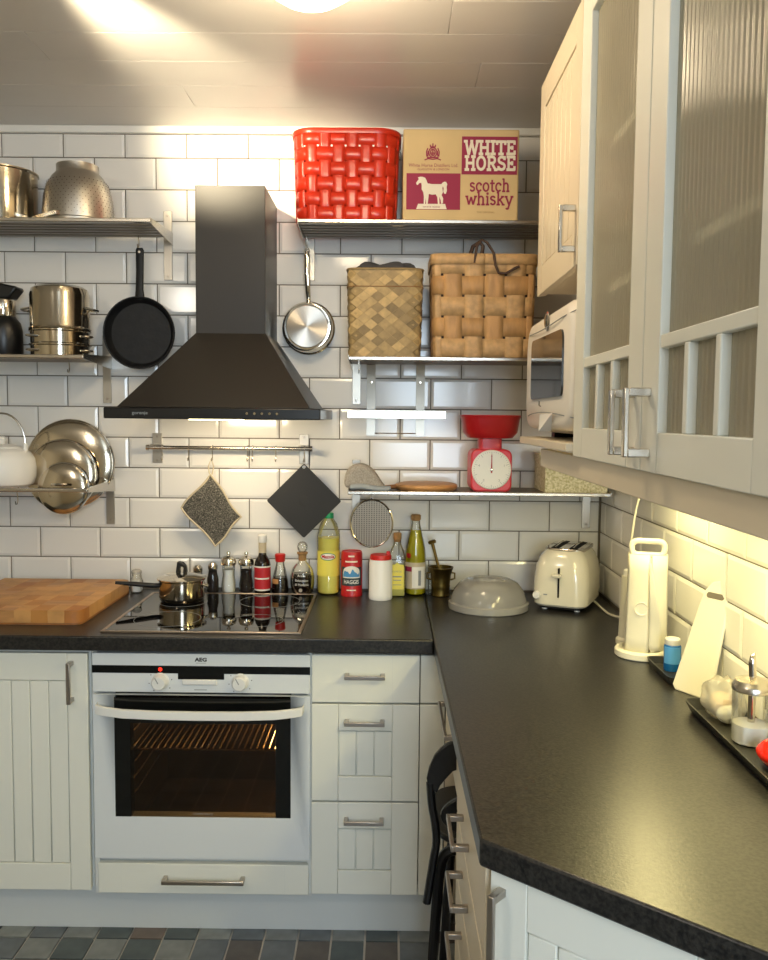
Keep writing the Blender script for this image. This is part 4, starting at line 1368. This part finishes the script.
# ------------------------------------------------------------------ on the back worktop
# end-grain chopping board
t = thing('chopping_board', 'thick end-grain wooden chopping board left of the hob', 'board', (-1.11, -.29, CT))
bx0, bx1, by0, by1 = -1.32, -.895, -.520, -.052
G().rbox(bx0, bx1, by0, by1, CT+.0005, CT+.006, .03).build('underside', 'wood_dark', t)
nx_, ny_ = 9, 7
wx, wy = (bx1-bx0)/nx_, (by1-by0)/ny_
for j in range(ny_):
    for i in range(nx_):
        x0, x1 = bx0+i*wx, bx0+(i+1)*wx
        y0, y1 = by0+j*wy, by0+(j+1)*wy
        pts = [(x0, y0), (x1, y0), (x1, y1), (x0, y1)]
        r = .03
        if i == nx_-1 and j == 0:
            pts = [(x0, y0)]+[(x1-r+r*math.cos(a), y0+r+r*math.sin(a)) for a in [-PI/2+PI/2*k/4 for k in range(5)]]+[(x1, y1), (x0, y1)]
        if i == nx_-1 and j == ny_-1:
            pts = [(x0, y0), (x1, y0)]+[(x1-r+r*math.cos(a), y1-r+r*math.sin(a)) for a in [PI/2*k/4 for k in range(5)]]+[(x0, y1)]
        G().prism(pts, CT+.006, CT+.0415).build('block', ('wood_end', 'wood_end_b', 'wood_end', 'wood_board', 'wood_end_c', 'wood_end')[random.randrange(6)], t, bev=.0006, seg=1)

# saucepan on the hob
t = thing('saucepan', 'lidded steel saucepan with long black handle on the hob', 'saucepan', (-.682, -.205, HT))
c = (-.688, -.205, HT)
G().lathe(c, [(0, 0), (.058, 0), (.065, .003), (.0695, .012), (.0705, .016), (.070, .066), (.0745, .070), (.0745, .072), (.067, .072), (.067, .014), (0, .010)], 48).build('body', 'mirror_steel', t)
G().lathe(c, [(.0, .0005), (.0635, .0005), (.0655, .004), (.0702, .0135), (.0705, .0150)], 48).build('base_band', 'black_plastic', t)
l = G().lathe(c, [(.0765, .0715), (.0765, .0745), (.070, .077), (.05, .084), (.025, .0885), (0, .090), (0, .087), (.066, .0725)], 48).build('lid', 'chrome', t)
kx = c[0]
G().prism([(kx-.017, HT+.089), (kx-.012, HT+.126), (kx+.004, HT+.123), (kx+.015, HT+.112), (kx+.017, HT+.089), (kx+.006, HT+.089), (kx+.008, HT+.108), (kx-.002, HT+.112), (kx-.006, HT+.100), (kx-.004, HT+.089)], c[1]-.012, c[1]+.012, 'y').build('lid_grip', 'black_plastic', l, bev=.003)
G().tube([(-.742, -.215, HT+.050), (-.775, -.222, HT+.051), (-.83, -.235, HT+.058), (-.885, -.248, HT+.064)], [.0095, .010, .0095, .006], 12, flat=.8).build('handle', 'black_plastic', t)
G().tube([(c[0]+.066, c[1]-.012, HT+.055), (c[0]+.082, c[1]-.008, HT+.048), (c[0]+.082, c[1]+.008, HT+.048), (c[0]+.066, c[1]+.012, HT+.055)], .003, 8).build('side_loop', 'chrome', t)

YB = -.048
# glass jar, shakers
def shaker(name, label, x, y, r, h, fill, fill_h, cap_m, cap_h, clear='clear_glass', shape=None):
    t = thing(name, label, 'shaker', (x, y, CT))
    pr = shape or [(0, .002), (r*.92, .002), (r, .008), (r, h*.55), (r*.72, h*.82), (r*.7, h)]
    G().lathe((x, y, CT), pr, 24).build('glass', clear, t)
    if fill:
        ri = r*.86
        G().lathe((x, y, CT), [(0, .004), (ri, .004), (ri, min(fill_h, h*.55)), (ri*.8, fill_h), (0, fill_h)], 20).build('filling', fill, t)
    G().lathe((x, y, CT), [(r*.74, h-.004), (r*.8, h), (r*.8, h+cap_h*.5), (r*.45, h+cap_h*.92), (0, h+cap_h)], 24).build('cap', cap_m, t)
    return t
shaker('salt_jar', 'small clear jar of salt behind the chopping board corner', -.874, YB-.012, .021, .066, 'salt_white', .040, 'milky_plastic', .012)
shaker('salt_shaker', 'small glass shaker half hidden behind the saucepan', -.672, YB, .020, .072, 'salt_white', .018, 'steel', .020)
shaker('pepper_shaker', 'slim glass pepper shaker right of the saucepan', -.622, YB, .020, .080, 'pepper_dark', .072, 'steel', .022)
def mill(label, x, fill, body):
    t = thing('spice_mill', label, 'mill', (x, YB, CT), 0, 'steel-topped mills behind the hob')
    G().lathe((x, YB, CT), [(0, .002), (.022, .002), (.024, .006), (.0235, .03), (.019, .06), (.021, .088), (.022, .094)], 28).build('glass', body, t)
    if fill:
        G().lathe((x, YB, CT), [(0, .004), (.0205, .004), (.0205, .03), (.0165, .06), (.018, .078), (0, .078)], 24).build('filling', fill, t)
    G().lathe((x, YB, CT), [(0, .003), (.023, .003), (.025, 0), (0, 0)], 28).build('base_ring', 'milky_plastic', t)
    G().lathe((x, YB, CT), [(.020, .092), (.0255, .095), (.0265, .104), (.023, .116), (.012, .122), (.005, .124), (.004, .127), (.007, .131), (.006, .137), (0, .139)], 28).build('ball_top', 'chrome', t)
mill('clear mill with white salt and steel ball top', -.569, 'salt_white', 'clear_glass')
mill('dark pepper mill with steel ball top beside the salt mill', -.510, 'pepper_dark', 'clear_glass')

# bitters bottle with red label
x, y, r = -.455, YB-.004, .027
t = thing('sauce_bottle', 'dark sauce bottle with red label and white cap', 'bottle', (x, y, CT))
G().lathe((x, y, CT), [(0, 0), (r*.94, 0), (r, .005), (r, .095), (r*.86, .112), (.0145, .126), (.0125, .135), (.0125, .176), (0, .176)], 30).build('bottle', 'soy_dark', t)
G().lathe((x, y, CT), [(.0129, .136), (.0129, .172)], 24).build('neck_wrap', 'cloth_edge', t)
G().lathe((x, y, CT), [(.0135, .171), (.0145, .174), (.0145, .194), (.012, .196), (0, .196)], 24).build('cap', 'plastic_white', t)
lb = cyl_patch(x, y, r+.0005, -88, 88, CT+.014, CT+.090).build('label', 'label_red', t)
cyl_patch(x, y, r+.0009, -60, 60, CT+.050, CT+.055).build('label_stripe', 'label_white', lb)
cyl_patch(x, y, r+.0009, -80, 80, CT+.089, CT+.094).build('label_stripe', 'label_white', lb)
cyl_patch(x, y, r+.0009, -70, 70, CT+.012, CT+.017).build('label_stripe', 'label_white', lb)

# soy sauce
x, y = -.396, YB-.004
t = thing('soy_bottle', 'small soy sauce bottle with red pouring cap', 'bottle', (x, y, CT))
sp_ = [(0, .001), (.026, .001), (.029, .008), (.027, .04), (.019, .078), (.0135, .100), (.013, .110)]
G().lathe((x, y, CT), sp_, 28).build('glass', 'clear_glass', t)
G().lathe((x, y, CT), [(0, .003), (.0265, .003), (.0272, .01), (.0255, .038), (.022, .055), (0, .055)], 28).build('soy_sauce', 'soy_dark', t)
G().lathe((x, y, CT), [(.0135, .106), (.016, .108), (.018, .130), (.015, .133), (0, .133)], 24).build('cap', 'cap_red', t)
cyl_patch(x, y, .0285, -60, -5, CT+.036, CT+.052).build('label', 'wood_board', t)

# cruet
x, y = -.321, YB-.012
t = thing('vinegar_flask', 'bulbous glass flask of dark vinegar with ball stopper', 'bottle', (x, y, CT))
G().lathe((x, y, CT), [(0, .001), (.030, .001), (.036, .008), (.0405, .035), (.040, .062), (.034, .086), (.022, .102), (.014, .110), (.0135, .125), (.016, .127)], 32, sy=.75).build('glass', 'clear_glass', t)
G().lathe((x, y, CT), [(0, .004), (.029, .004), (.034, .010), (.0385, .035), (.0385, .058), (.036, .070), (0, .070)], 30, sy=.74).build('vinegar', 'soy_dark', t)
G().lathe((x, y, CT), [(.010, .112), (.0125, .114), (.014, .132), (.018, .136), (.018, .140), (0, .141)], 24).build('cork', 'cork', t)
G().lathe((x, y, CT), [(0, .140), (.010, .141), (.0165, .150), (.0175, .160), (.014, .170), (.007, .175), (0, .176)], 24).build('ball_stopper', 'clear_glass', t)
for k, (z, s_) in enumerate(((.066, 'Aceto'), (.050, 'Balsamico'), (.036, 'di Modena'))):
    text('lettering', s_, .0115, 'label_white', t, lambda px, py, z=z: (x+px*.95, y-.031*math.sqrt(max(.05, 1-(px/.042)**2))-.0012, CT+z+py))
G().lathe((x-.003, y-.0318, CT+.018), [(0, .0008), (.006, .0008), (.006, 0)], 14, 'y').build('seal', 'cloth_mitt', t)

# oil bottle
x, y, r = -.2345, -.092+.039, .0385
t = thing('oil_bottle', 'tall clear plastic bottle of yellow oil, green cap', 'bottle', (x, y, CT))
G().lathe((x, y, CT), [(0, .004), (.030, .001), (.036, .006), (r, .018), (r, .058), (r*.96, .062), (r*.96, .150), (r, .154), (r*.97, .160), (r, .166), (r*.97, .172), (r, .178), (r*.97, .184), (r, .190), (r*.95, .206), (r*.72, .236), (.016, .252), (.014, .256), (.014, .262)], 36).build('bottle', 'clear_glass', t)
G().lathe((x, y, CT), [(0, .006), (.029, .004), (.035, .008), (r-.002, .019), (r-.002, .057), (r*.96-.002, .063), (r*.96-.002, .150), (r-.003, .19), (0, .191)], 36).build('oil', 'oil_yellow', t)
G().lathe((x, y, CT), [(.0135, .254), (.0165, .254), (.0165, .270), (.014, .2715), (0, .2715)], 24).build('cap', 'cap_green', t)
rl = r*.96+.0006
lb = cyl_patch(x, y, rl, -105, 105, CT+.064, CT+.148, 24).build('label', 'label_yellow', t)
ell = lambda h: (lambda q: h*math.sqrt(max(0, 1-q*q)))
wrap_shape(x, y, CT+.130, rl, .0275, lambda q: -ell(.0125)(q), ell(.0125)).build('oval_border', 'cap_green', lb)
wrap_shape(x, y, CT+.130, rl+.0004, .025, lambda q: -ell(.0102)(q), ell(.0102)).build('oval_logo', 'label_white', lb)
text('lettering', 'Mazola', .0155, 'print_red', lb, cyl_print(x, y, CT+.130, rl+.0008), bold=.0005)

# red tin
x, y, r = -.1565, -.104+.0355, .0352
t = thing('food_tin', 'tall red tin with a blue lake picture on its label', 'tin', (x, y, CT))
G().lathe((x, y, CT), [(0, 0), (r, 0), (r+.0006, .002), (r, .004), (r, .138), (r*.98, .142), (r*.93, .147), (r*.9, .1475), (r*.89, .145), (0, .145)], 40).build('can', 'can_red', t)
r2 = r+.0005
cyl_patch(x, y, r2, -62, 62, CT+.036, CT+.098, 20).build('label_ground', 'label_dark', t)
wrap_shape(x, y, CT+.078, r+.0006, .031, lambda q: -.016, lambda q: .002+.022*math.sqrt(max(0, 1-q*q))).build('picture_sky', 'label_white', t)
wrap_shape(x, y, CT+.074, r+.0010, .029, lambda q: -.008, lambda q: .010+.006*math.sin(q*7)+.003*math.sin(q*13)-.006*q*q).build('picture_hills', 'label_blue', t)
text('lettering', 'HAGGIS', .0185, 'label_white', t, cyl_print(x, y, CT+.049, r+.0010), bold=.0003, sx=.80)
cyl_patch(x, y, r2, -34, 34, CT+.114, CT+.119, 8).build('label_stripe', 'print_cream', t)
cyl_patch(x, y, r2, -26, 26, CT+.020, CT+.024, 8).build('label_stripe', 'print_cream', t)
cyl_patch(x, y, r2, -16, 16, CT+.132, CT+.137, 8).build('label_stripe', 'print_cream', t)

# white canister with red lid
x, y, r = -.060, -.160+.038, .0385
t = thing('canister', 'plain white canister with a red plastic lid', 'canister', (x, y, CT))
G().lathe((x, y, CT), [(0, 0), (r*.96, 0), (r, .004), (r, .018), (r*.985, .020), (r*.985, .118), (r*.94, .124), (r*.94, .130), (0, .130)], 40).build('body', 'plastic_white', t)
G().lathe((x, y, CT), [(r*.9, .126), (r*.90, .140), (r*.86, .145), (0, .146)], 36).build('lid', 'cap_red', t)
G().box(x+.018, x+.030, y-.006, y+.006, CT+.143, CT+.156).build('spout_flap', 'cap_red', t, bev=.002)

# square oil bottle with cork
x, y = -.006, -.096+.024
t = thing('oil_bottle', 'square clear oil bottle with cork and yellow label', 'bottle', (x, y, CT))
def sq(hw, z, r_):
    return [(x+p[0], y+p[1], CT+z) for p in rrect(0, 0, 2*hw, 2*hw, r_, 4)]
G().loft([sq(.0245, .001, .006), sq(.0265, .006, .007), sq(.0265, .128, .007), sq(.022, .150, .012), sq(.0135, .170, .012), sq(.0125, .182, .012), sq(.0125, .188, .012)], True, False).build('bottle', 'clear_glass', t)
G().loft([sq(.0235, .004, .006), sq(.025, .008, .007), sq(.025, .100, .007)]).build('oil', 'oil_pale', t)
G().box(x-.021, x+.021, y-.0272, y-.0268, CT+.026, CT+.108).build('label', 'label_yellow', t)
G().add([(x-.012, y-.0274, CT+.104), (x+.012, y-.0274, CT+.104), (x, y-.0274, CT+.116)], [(0, 1, 2)]).build('label_peak', 'label_yellow', t)
text('lettering', 'OLIVE OIL', .0085, 'print_grey', t, lambda px, py: (x+px*.8, y-.0275, CT+.085+py))
G().box(x-.015, x+.015, y-.0275, y-.0272, CT+.066, CT+.070).box(x-.013, x+.013, y-.0275, y-.0272, CT+.055, CT+.058).box(x-.014, x+.014, y-.0275, y-.0272, CT+.040, CT+.042).build('label_lines', 'print_grey', t)
G().lathe((x, y, CT), [(.010, .18), (.0125, .188), (.0135, .190), (.0135, .208), (.012, .210), (0, .210)], 20).build('stopper', 'cork', t)

# tall olive oil bottle
x, y, r = .055, -.085+.035, .0345
t = thing('olive_oil_bottle', 'tall green olive oil bottle with cork and white label', 'bottle', (x, y, CT))
G().lathe((x, y, CT), [(0, .004), (.028, .001), (r, .006), (r, .130), (r*.9, .160), (.018, .220), (.0145, .238), (.014, .256)], 36).build('bottle', 'clear_glass', t)
G().lathe((x, y, CT), [(0, .006), (.027, .003), (r-.0015, .008), (r-.0015, .130), (r*.9-.0015, .158), (.0165, .218), (0, .218)], 36).build('oil', 'oil_green', t)
G().lathe((x, y, CT), [(.0125, .248), (.0145, .250), (.0165, .252), (.0165, .266), (.014, .268), (0, .268)], 24).build('cork', 'cork', t)
lb = cyl_patch(x, y, r+.0005, -75, 70, CT+.024, CT+.112).build('label', 'cloth_edge', t)
cyl_patch(x, y, r+.0009, -20, 58, CT+.028, CT+.098).build('white_label', 'label_white', lb)
cyl_patch(x, y, r+.0012, 14, 30, CT+.036, CT+.086, 4).build('label_lines', 'print_grey', lb)
cyl_patch(x, y, r+.0009, -70, -22, CT+.082, CT+.098, 6).build('label_mark', 'print_maroon', lb)
cyl_patch(x, y, r*.985, -62, -30, CT+.126, CT+.142, 6).build('red_sticker', 'cap_red', t)
# glass behind the mortar
x, y = .105, -.040
t = thing('drinking_glass', 'plain drinking glass behind the brass mortar', 'glass', (x, y, CT))
G().lathe((x, y, CT), [(0, .003), (.022, .001), (.024, .004), (.027, .095), (.0262, .095), (.0232, .008), (0, .007)], 28).build('glass', 'clear_glass', t)

# mortar with pestle
x, y = .139, -.104+.036
t = thing('mortar', 'brass mortar with small side handles on the back worktop', 'mortar', (x, y, CT))
G().lathe((x, y, CT), [(0, 0), (.029, 0), (.031, .004), (.029, .010), (.030, .030), (.031, .034), (.030, .038), (.034, .072), (.040, .092), (.042, .094), (.042, .097), (.038, .097), (.032, .075), (.026, .02), (0, .015)], 36).build('cup', 'brass_dark', t)
for s_ in (-1, 1):
    G().tube([(x+s_*.033, y, CT+.078), (x+s_*.046, y, CT+.076), (x+s_*.046, y, CT+.058), (x+s_*.032, y, CT+.054)], .003, 8).build('lug', 'brass_dark', t)
t = thing('pestle', 'brass pestle leaning out of the mortar', 'pestle', (x-.004, y, CT+.03))
d0, d1 = Vector((x+.010, y, CT+.030)), Vector((x-.032, y, CT+.186))
pts = [tuple(d0.lerp(d1, k)) for k in (0, .04, .10, .16, .25, .6, .92, .93, .97, 1.0)]
G().tube(pts, [.006, .011, .012, .008, .0055, .0048, .0055, .013, .014, .010], 14).build('rod', 'brass', t)

# plastic microwave dome
x, y = .2775, -.245
t = thing('food_cover', 'milky plastic microwave food cover on the worktop corner', 'cover', (x, y, CT))
G().lathe((x, y, CT), [(.120, .0), (.122, .002), (.122, .022), (.118, .025), (.115, .036), (.106, .060), (.090, .080), (.070, .090), (.050, .0925), (.046, .088), (0, .088)], 56).build('dome', 'milky_plastic', t)
G().lathe((x, y, CT), [(.122, .001), (.1245, .003), (.1245, .021), (.122, .023)], 56).build('rim', 'milky_plastic', t)

# toaster
t = thing('toaster', 'cream rounded two-slot toaster in the worktop corner', 'toaster', (.536, -.178, CT), math.radians(-24))
def tr(hw, hd, z, r_):
    return [(p[0], p[1], z) for p in rrect(0, 0, 2*hw, 2*hd, r_, 6)]
tb = [(.078, .120, .014, .035), (.084, .126, .020, .04), (.086, .128, .050, .042), (.085, .126, .100, .045), (.081, .122, .135, .047), (.072, .114, .162, .048), (.060, .106, .178, .044), (.052, .10, .184, .04)]
G().loft([tr(*q) for q in tb]).build('body', 'toaster_cream', t, False)
G().prism([(p[0], p[1]) for p in rrect(0, .02, .125, .185, .03, 5)], .178, .188).build('top_plate', 'chrome', t, False, bev=.003)
for sx in (-.028, .028):
    G().box(sx-.012, sx+.012, -.062, .098, .1875, .1892).build('slot', 'hole_black', t, False)
    G().tube([(sx, -.058, .190), (sx, .02, .194), (sx, .094, .190)], .002, 6).build('slot_wire', 'chrome', t, False)
G().box(-.0025, .0025, -.1305, -.118, .045, .135).build('lever_slot', 'hole_black', t, False)
G().box(-.017, .010, -.150, -.126, .108, .119).build('lever', 'toaster_cream', t, False, bev=.004, seg=3)
G().lathe((-.068, -.105, .047), [(0, .028), (.010, .027), (.0125, .022), (.0125, 0)], 20, 'y').build('dial', 'plastic_white', t, False)
G().box(-.046, -.034, -.1290, -.126, .050, .053).build('mark', 'print_grey', t, False)
G().box(-.062, .062, -.105, .105, .005, .0155).build('crumb_tray', 'black_plastic', t, False)
for sx in (-.05, .05):
    for sy in (-.09, .09):
        G().lathe((sx, sy, 0), [(0, 0), (.009, 0), (.008, .012), (0, .012)], 12).build('foot', 'plastic_white', t, False)
cpts = [(.605, -.135, CT+.020), (.622, -.19, CT+.010), (.628, -.27, CT+.005), (.632, -.34, CT+.005), (.648, -.40, CT+.012), (.660, -.43, CT+.04), (.664, -.44, CT+.10), (.664, -.45, CT+.16), (.664, -.46, CT+.175)]
def smooth_path(pts, n=6):
    P_ = [Vector(p) for p in pts]
    out = []
    for i in range(len(P_)-1):
        p0, p1, p2, p3 = P_[max(i-1, 0)], P_[i], P_[i+1], P_[min(i+2, len(P_)-1)]
        for k in range(n):
            s_ = k/n
            out.append(tuple(.5*((2*p1)+(-p0+p2)*s_+(2*p0-5*p1+4*p2-p3)*s_*s_+(-p0+3*p1-3*p2+p3)*s_**3)))
    out.append(tuple(P_[-1]))
    return out
o = G().tube(smooth_path(cpts), .0035, 8).build('power_cord', 'cord_white')
tag(o, 'white toaster cord running up the wall beside the corner', 'cord')

# ------------------------------------------------------------------ on the right worktop
# plastic dispenser with loop handle on a round base, turned to the room
t = thing('roll_holder', 'cream plastic holder with loop handle on a round base', 'roll holder', (.599, -.768, CT), math.radians(-16))
G().lathe((0, 0, 0), [(0, 0), (.060, 0), (.064, .003), (.064, .016), (.060, .021), (.055, .021), (.052, .012), (0, .010)], 44).build('base', 'plastic_cream', t, False)
def shell(x0, x1, z0, z1, bulge, name):
    def fn(u, v):
        x = x0+(x1-x0)*u
        e = 1+.10*(1-v)
        return (x*e+.010, -.030*math.sqrt(max(0, 1-(x/.052)**2))*e-bulge*math.sin(PI*u), z0+(z1-z0)*v)
    return G().sheet(fn, 10, 6).build(name, 'plastic_cream', t, False, solid=.004)
shell(-.044, .006, .010, .258, 0, 'left_shell')
shell(.010, .046, .010, .258, 0, 'right_shell')
def back(u, v):
    a = PI*u
    return (.010+.046*math.cos(a), .030*math.sin(a), .010+.248*v)
G().sheet(back, 14, 4).build('back_shell', 'plastic_cream', t, False, solid=.004)
pth = [(p[0]+.010, -.012, .274+p[1]) for p in rrect(0, 0, .078, .034, .014, 4)]
G().tube(pth, .0072, 10, True).build('loop_handle', 'plastic_cream', t, False)
def tongue(u, v):
    w_ = .003+.024*min(1, v*1.6)
    return (.014+w_*u+.004*v, -.036-.010*math.sin(min(1, v*1.4)*PI)-.004*u, .240-.215*v)
G().sheet(tongue, 4, 16).build('tear_strip', 'plastic_cream', t, False, solid=.003)
G().lathe((-.002, -.030, .125), [(0, .002), (.013, .002), (.015, .005), (.017, .005), (.017, 0)], 24, 'y').build('round_recess', 'plastic_cream', t, False)
# tall slim tube behind it, cable drop into its cap
x, y = .598, -.650
t = thing('tall_tube', 'slim white tube standing behind the roll holder', 'tube', (x, y, CT))
G().lathe((x, y, CT), [(0, 0), (.030, 0), (.030, .012), (.024, .018), (.0205, .15), (.019, .180), (0, .180)], 28).build('tube', 'plastic_cream', t)
G().lathe((x, y, CT), [(.015, .178), (.015, .194), (.012, .197), (0, .197)], 24).build('cap', 'plastic_white', t)
o = G().tube(smooth_path([(.598, -.650, CT+.195), (.599, -.650, CT+.25), (.612, -.65, CT+.36), (.634, -.66, CT+.45), (.630, -.72, 1.378), (.600, -.80, 1.378)]), .0028, 8).build('lamp_cable', 'cord_white')
tag(o, 'pale lamp cable hanging down from under the wall cabinet', 'cable')

# small black tray with blue bottle
t = thing('small_tray', 'small dark rectangular tray under the blue bottle', 'tray', (.630, -.925, CT))
def tray(t, x0, x1, y0, y1, h, flare, m):
    a = rrect((x0+x1)/2, (y0+y1)/2, x1-x0-2*flare, y1-y0-2*flare, .012, 4)
    b = rrect((x0+x1)/2, (y0+y1)/2, x1-x0, y1-y0, .016, 4)
    c_ = rrect((x0+x1)/2, (y0+y1)/2, x1-x0-.006, y1-y0-.006, .014, 4)
    d_ = rrect((x0+x1)/2, (y0+y1)/2, x1-x0-2*flare-.006, y1-y0-2*flare-.006, .010, 4)
    return G().loft([[(*p, CT+.0005) for p in a], [(*p, CT+h) for p in b], [(*p, CT+h) for p in c_], [(*p, CT+.004) for p in d_]]).build('pan', m, t)
tray(t, .588, .670, -1.020, -.842, .020, .007, 'tray_dark')
x, y = .632, -.905
t = thing('blue_bottle', 'small bottle of blue liquid with a white cap', 'bottle', (x, y, CT+.0045))
b0 = CT+.0045
G().lathe((x, y, b0), [(0, 0), (.0185, 0), (.0195, .003), (.0195, .058), (.017, .062), (0, .062)], 28).build('bottle', 'blue_liquid', t)
cyl_patch(x, y, .0198, -80, 80, b0+.018, b0+.058).build('label', 'label_bright_blue', t)
G().lathe((x, y, b0), [(.0165, .060), (.0178, .062), (.0178, .074), (.016, .076), (0, .076)], 28).build('cap', 'plastic_white', t)

# white plastic board leaning on the wall
t = thing('chopping_board', 'white plastic chopping board leaning against the right wall', 'board', (.62, -1.07, CT))
W0, Hb = .100, .256
ol_ = [(0.0, .010), (.010, 0), (W0-.010, 0), (W0, .010), (W0*.86, Hb-.06), (W0*.80, Hb-.025), (W0*.66, Hb-.004), (W0*.5, Hb), (W0*.34, Hb-.004), (W0*.20, Hb-.025), (W0*.14, Hb-.06)]
hole = rrect(W0/2, Hb-.034, .046, .013, .006, 3)
lean = .29
def bmap(p, th):
    # u runs along the foot of the board (away from the wall to it), v up the leaning board
    u, v = p
    ex, ey = .50, -.866
    nx2, ny2 = .866, .50
    h_ = v*math.sin(lean)+th*math.cos(lean)
    return (.590+u*ex+h_*nx2*.95, -1.030+u*ey+h_*ny2*.3, CT+.0005+v*math.cos(lean)-th*math.sin(lean))
g = G()
n = len(ol_)
g.add([bmap(p, 0) for p in ol_]+[bmap(p, .008) for p in ol_], [tuple(range(n)), tuple(range(n, 2*n))[::-1]]+[(i, (i+1) % n, n+(i+1) % n, n+i) for i in range(n)])
g.build('board', 'plastic_cream', t, bev=.002)
g = G()
hn = len(hole)
g.add([bmap(p, -.0004) for p in hole], [tuple(range(hn))])
g.build('grip_hole', 'grout', t)

# long tray with its contents
t = thing('long_tray', 'long dark tray along the right wall holding sugar dispenser', 'tray', (.622, -1.45, CT))
tray(t, .568, .672, -1.80, -1.165, .024, .012, 'tray_dark')
TB = CT+.0045
x, y = .628, -1.355
t = thing('sugar_dispenser', 'glass sugar dispenser with steel spout in the long tray', 'dispenser', (x, y, TB))
g = G()
prof = [(0, .003), (.030, .001), (.033, .005), (.034, .095), (.033, .100)]
N = 40
g.lathe((x, y, TB), prof, N)
g.v = [(x+(px-x)*(1-.03*(i % 4 in (0, 1))), y+(py-y)*(1-.03*(i % 4 in (0, 1))), pz) for i, (px, py, pz) in enumerate(g.v)]
g.build('glass', 'clear_glass', t)
G().lathe((x, y, TB), [(0, .0035), (.0318, .0035), (.0322, .036), (.02, .040), (0, .038)], 28).build('sugar', 'salt_white', t)
G().lathe((x, y, TB), [(.033, .096), (.0355, .098), (.0355, .106), (.033, .110), (.030, .116), (.012, .122), (0, .123)], 36).build('lid', 'steel', t)
G().tube([(x, y, TB+.036), (x, y, TB+.12), (x-.002, y, TB+.150)], [.0065, .0065, .0065], 16).build('spout_tube', 'chrome', t)
G().tube([(x-.002, y, TB+.148), (x-.001, y, TB+.160), (x+.003, y, TB+.166)], [.0066, .005, .001], 16).build('spout_tip', 'chrome', t)
# bag of bread rolls
t = thing('bread_bag', 'clear plastic bag of bread rolls on the long tray', 'bag', (.622, -1.235, TB))
def blob(cx, cy, cz, rx, ry, rz_, seed, amp):
    rnd = random.Random(seed)
    ph_ = [(rnd.uniform(2, 7), rnd.uniform(0, 6), rnd.uniform(2, 7), rnd.uniform(0, 6)) for _ in range(4)]
    rings = []
    for j in range(1, 13):
        th = PI*j/13
        ring = []
        for i in range(24):
            f_ = 2*PI*i/24
            k = 1+amp*sum(math.sin(int(a)*f_+b)*math.sin(int(c_)*th+d_) for a, b, c_, d_ in ph_)
            ring.append((cx+rx*k*math.sin(th)*math.cos(f_), cy+ry*k*math.sin(th)*math.sin(f_), max(TB+.001, cz-rz_*k*math.cos(th))))
        rings.append(ring)
    return G().loft(rings)
blob(.624, -1.236, TB+.040, .040, .056, .042, 3, .10).build('bag', 'bag_plastic', t, sub=1)
o = blob(.628, -1.215, TB+.026, .022, .030, .022, 5, .015).build('bread_roll', 'bread')
tag(o, 'bread roll inside the clear bag', 'bread')
o = blob(.624, -1.262, TB+.019, .022, .017, .017, 9, .02).build('paper_wrap', 'label_white')
tag(o, 'crumpled white paper at the near end of the bread bag', 'paper')
# red pepper
x, y = .618, -1.475
t = thing('red_pepper', 'glossy red vegetable in the long tray at the photo edge', 'vegetable', (x, y, TB))
g = G()
rings = []
for j in range(1, 12):
    th = PI*j/12
    rings.append([(x+.026*math.sin(th)*(1+.06*math.cos(4*a*PI/14))*math.cos(a*PI/14), y-.042*math.cos(th)*-1, TB+.024+.0235*math.sin(th)*(1+.06*math.cos(4*a*PI/14))*math.sin(a*PI/14)) for a in range(28)])
g.loft(rings).build('flesh', 'vegetable_red', t, sub=1)
G().tube([(x, y-.038, TB+.026), (x+.002, y-.050, TB+.030), (x+.004, y-.058, TB+.036)], [.006, .004, .004], 8).build('stem', 'cap_green', t)

# ------------------------------------------------------------------ chair in the knee space
t = thing('chair', 'black bentwood chair pushed into the knee space under the worktop', 'chair', (.22, -.86, FZ))
CX = .22
def mir(pts):
    return pts+[(2*CX-x, z) for x, z in reversed(pts) if x < CX-.001]
top = [(.060, .632), (.0555, .650), (.061, .676), (.073, .705), (.086, .720), (.101, .732), (.128, .742), (.170, .748), (CX, .750)]
low = [(.079, .617), (.086, .634), (.095, .646), (.1145, .668), (.150, .682), (CX, .688)]
g = G()
o_ = mir(top)+list(reversed(mir(low)))
g.prism(o_, -1.008, -.994, 'y')
g.build('back_rail', 'chair_black', t, bev=.003)
for s_ in (-1, 1):
    path = [(.064, .640), (.068, .590), (.076, .545), (.0795, .500), (.073, .455), (.0595, .357)]
    pp = [(CX+s_*(CX-x)*-1 if s_ > 0 else x, -1.001, z) for x, z in path]
    pp = [((2*CX-x) if s_ > 0 else x, -1.001, z) for x, z in path]
    G().tube(smooth_path(pp, 4), [.0095]*21, 10).build('back_post', 'chair_black', t)
G().prism([(CX+.131*math.cos(a*PI/18), .560+.058*math.sin(a*PI/18)) for a in range(36)], -.998, -.984, 'y').build('back_splat', 'chair_black', t, bev=.003)
G().prism([(p[0], p[1]) for p in rrect(CX, -.83, .27, .30, .07, 6)], .478, .494, 'z').build('seat', 'chair_black', t, bev=.004)
for s_ in (-1, 1):
    for yy, ins in ((-.985, 0), (-.70, .055)):
        path = [(.150, .476), (.118, .474), (.100, .462), (.090, .435), (.084, .36), (.076, .22), (.066, FZ)]
        pp = [((2*CX-x-ins) if s_ > 0 else x+ins, yy, z) for x, z in path]
        G().tube(smooth_path(pp, 4), [.0125]*25, 10).build('leg', 'chair_black', t)
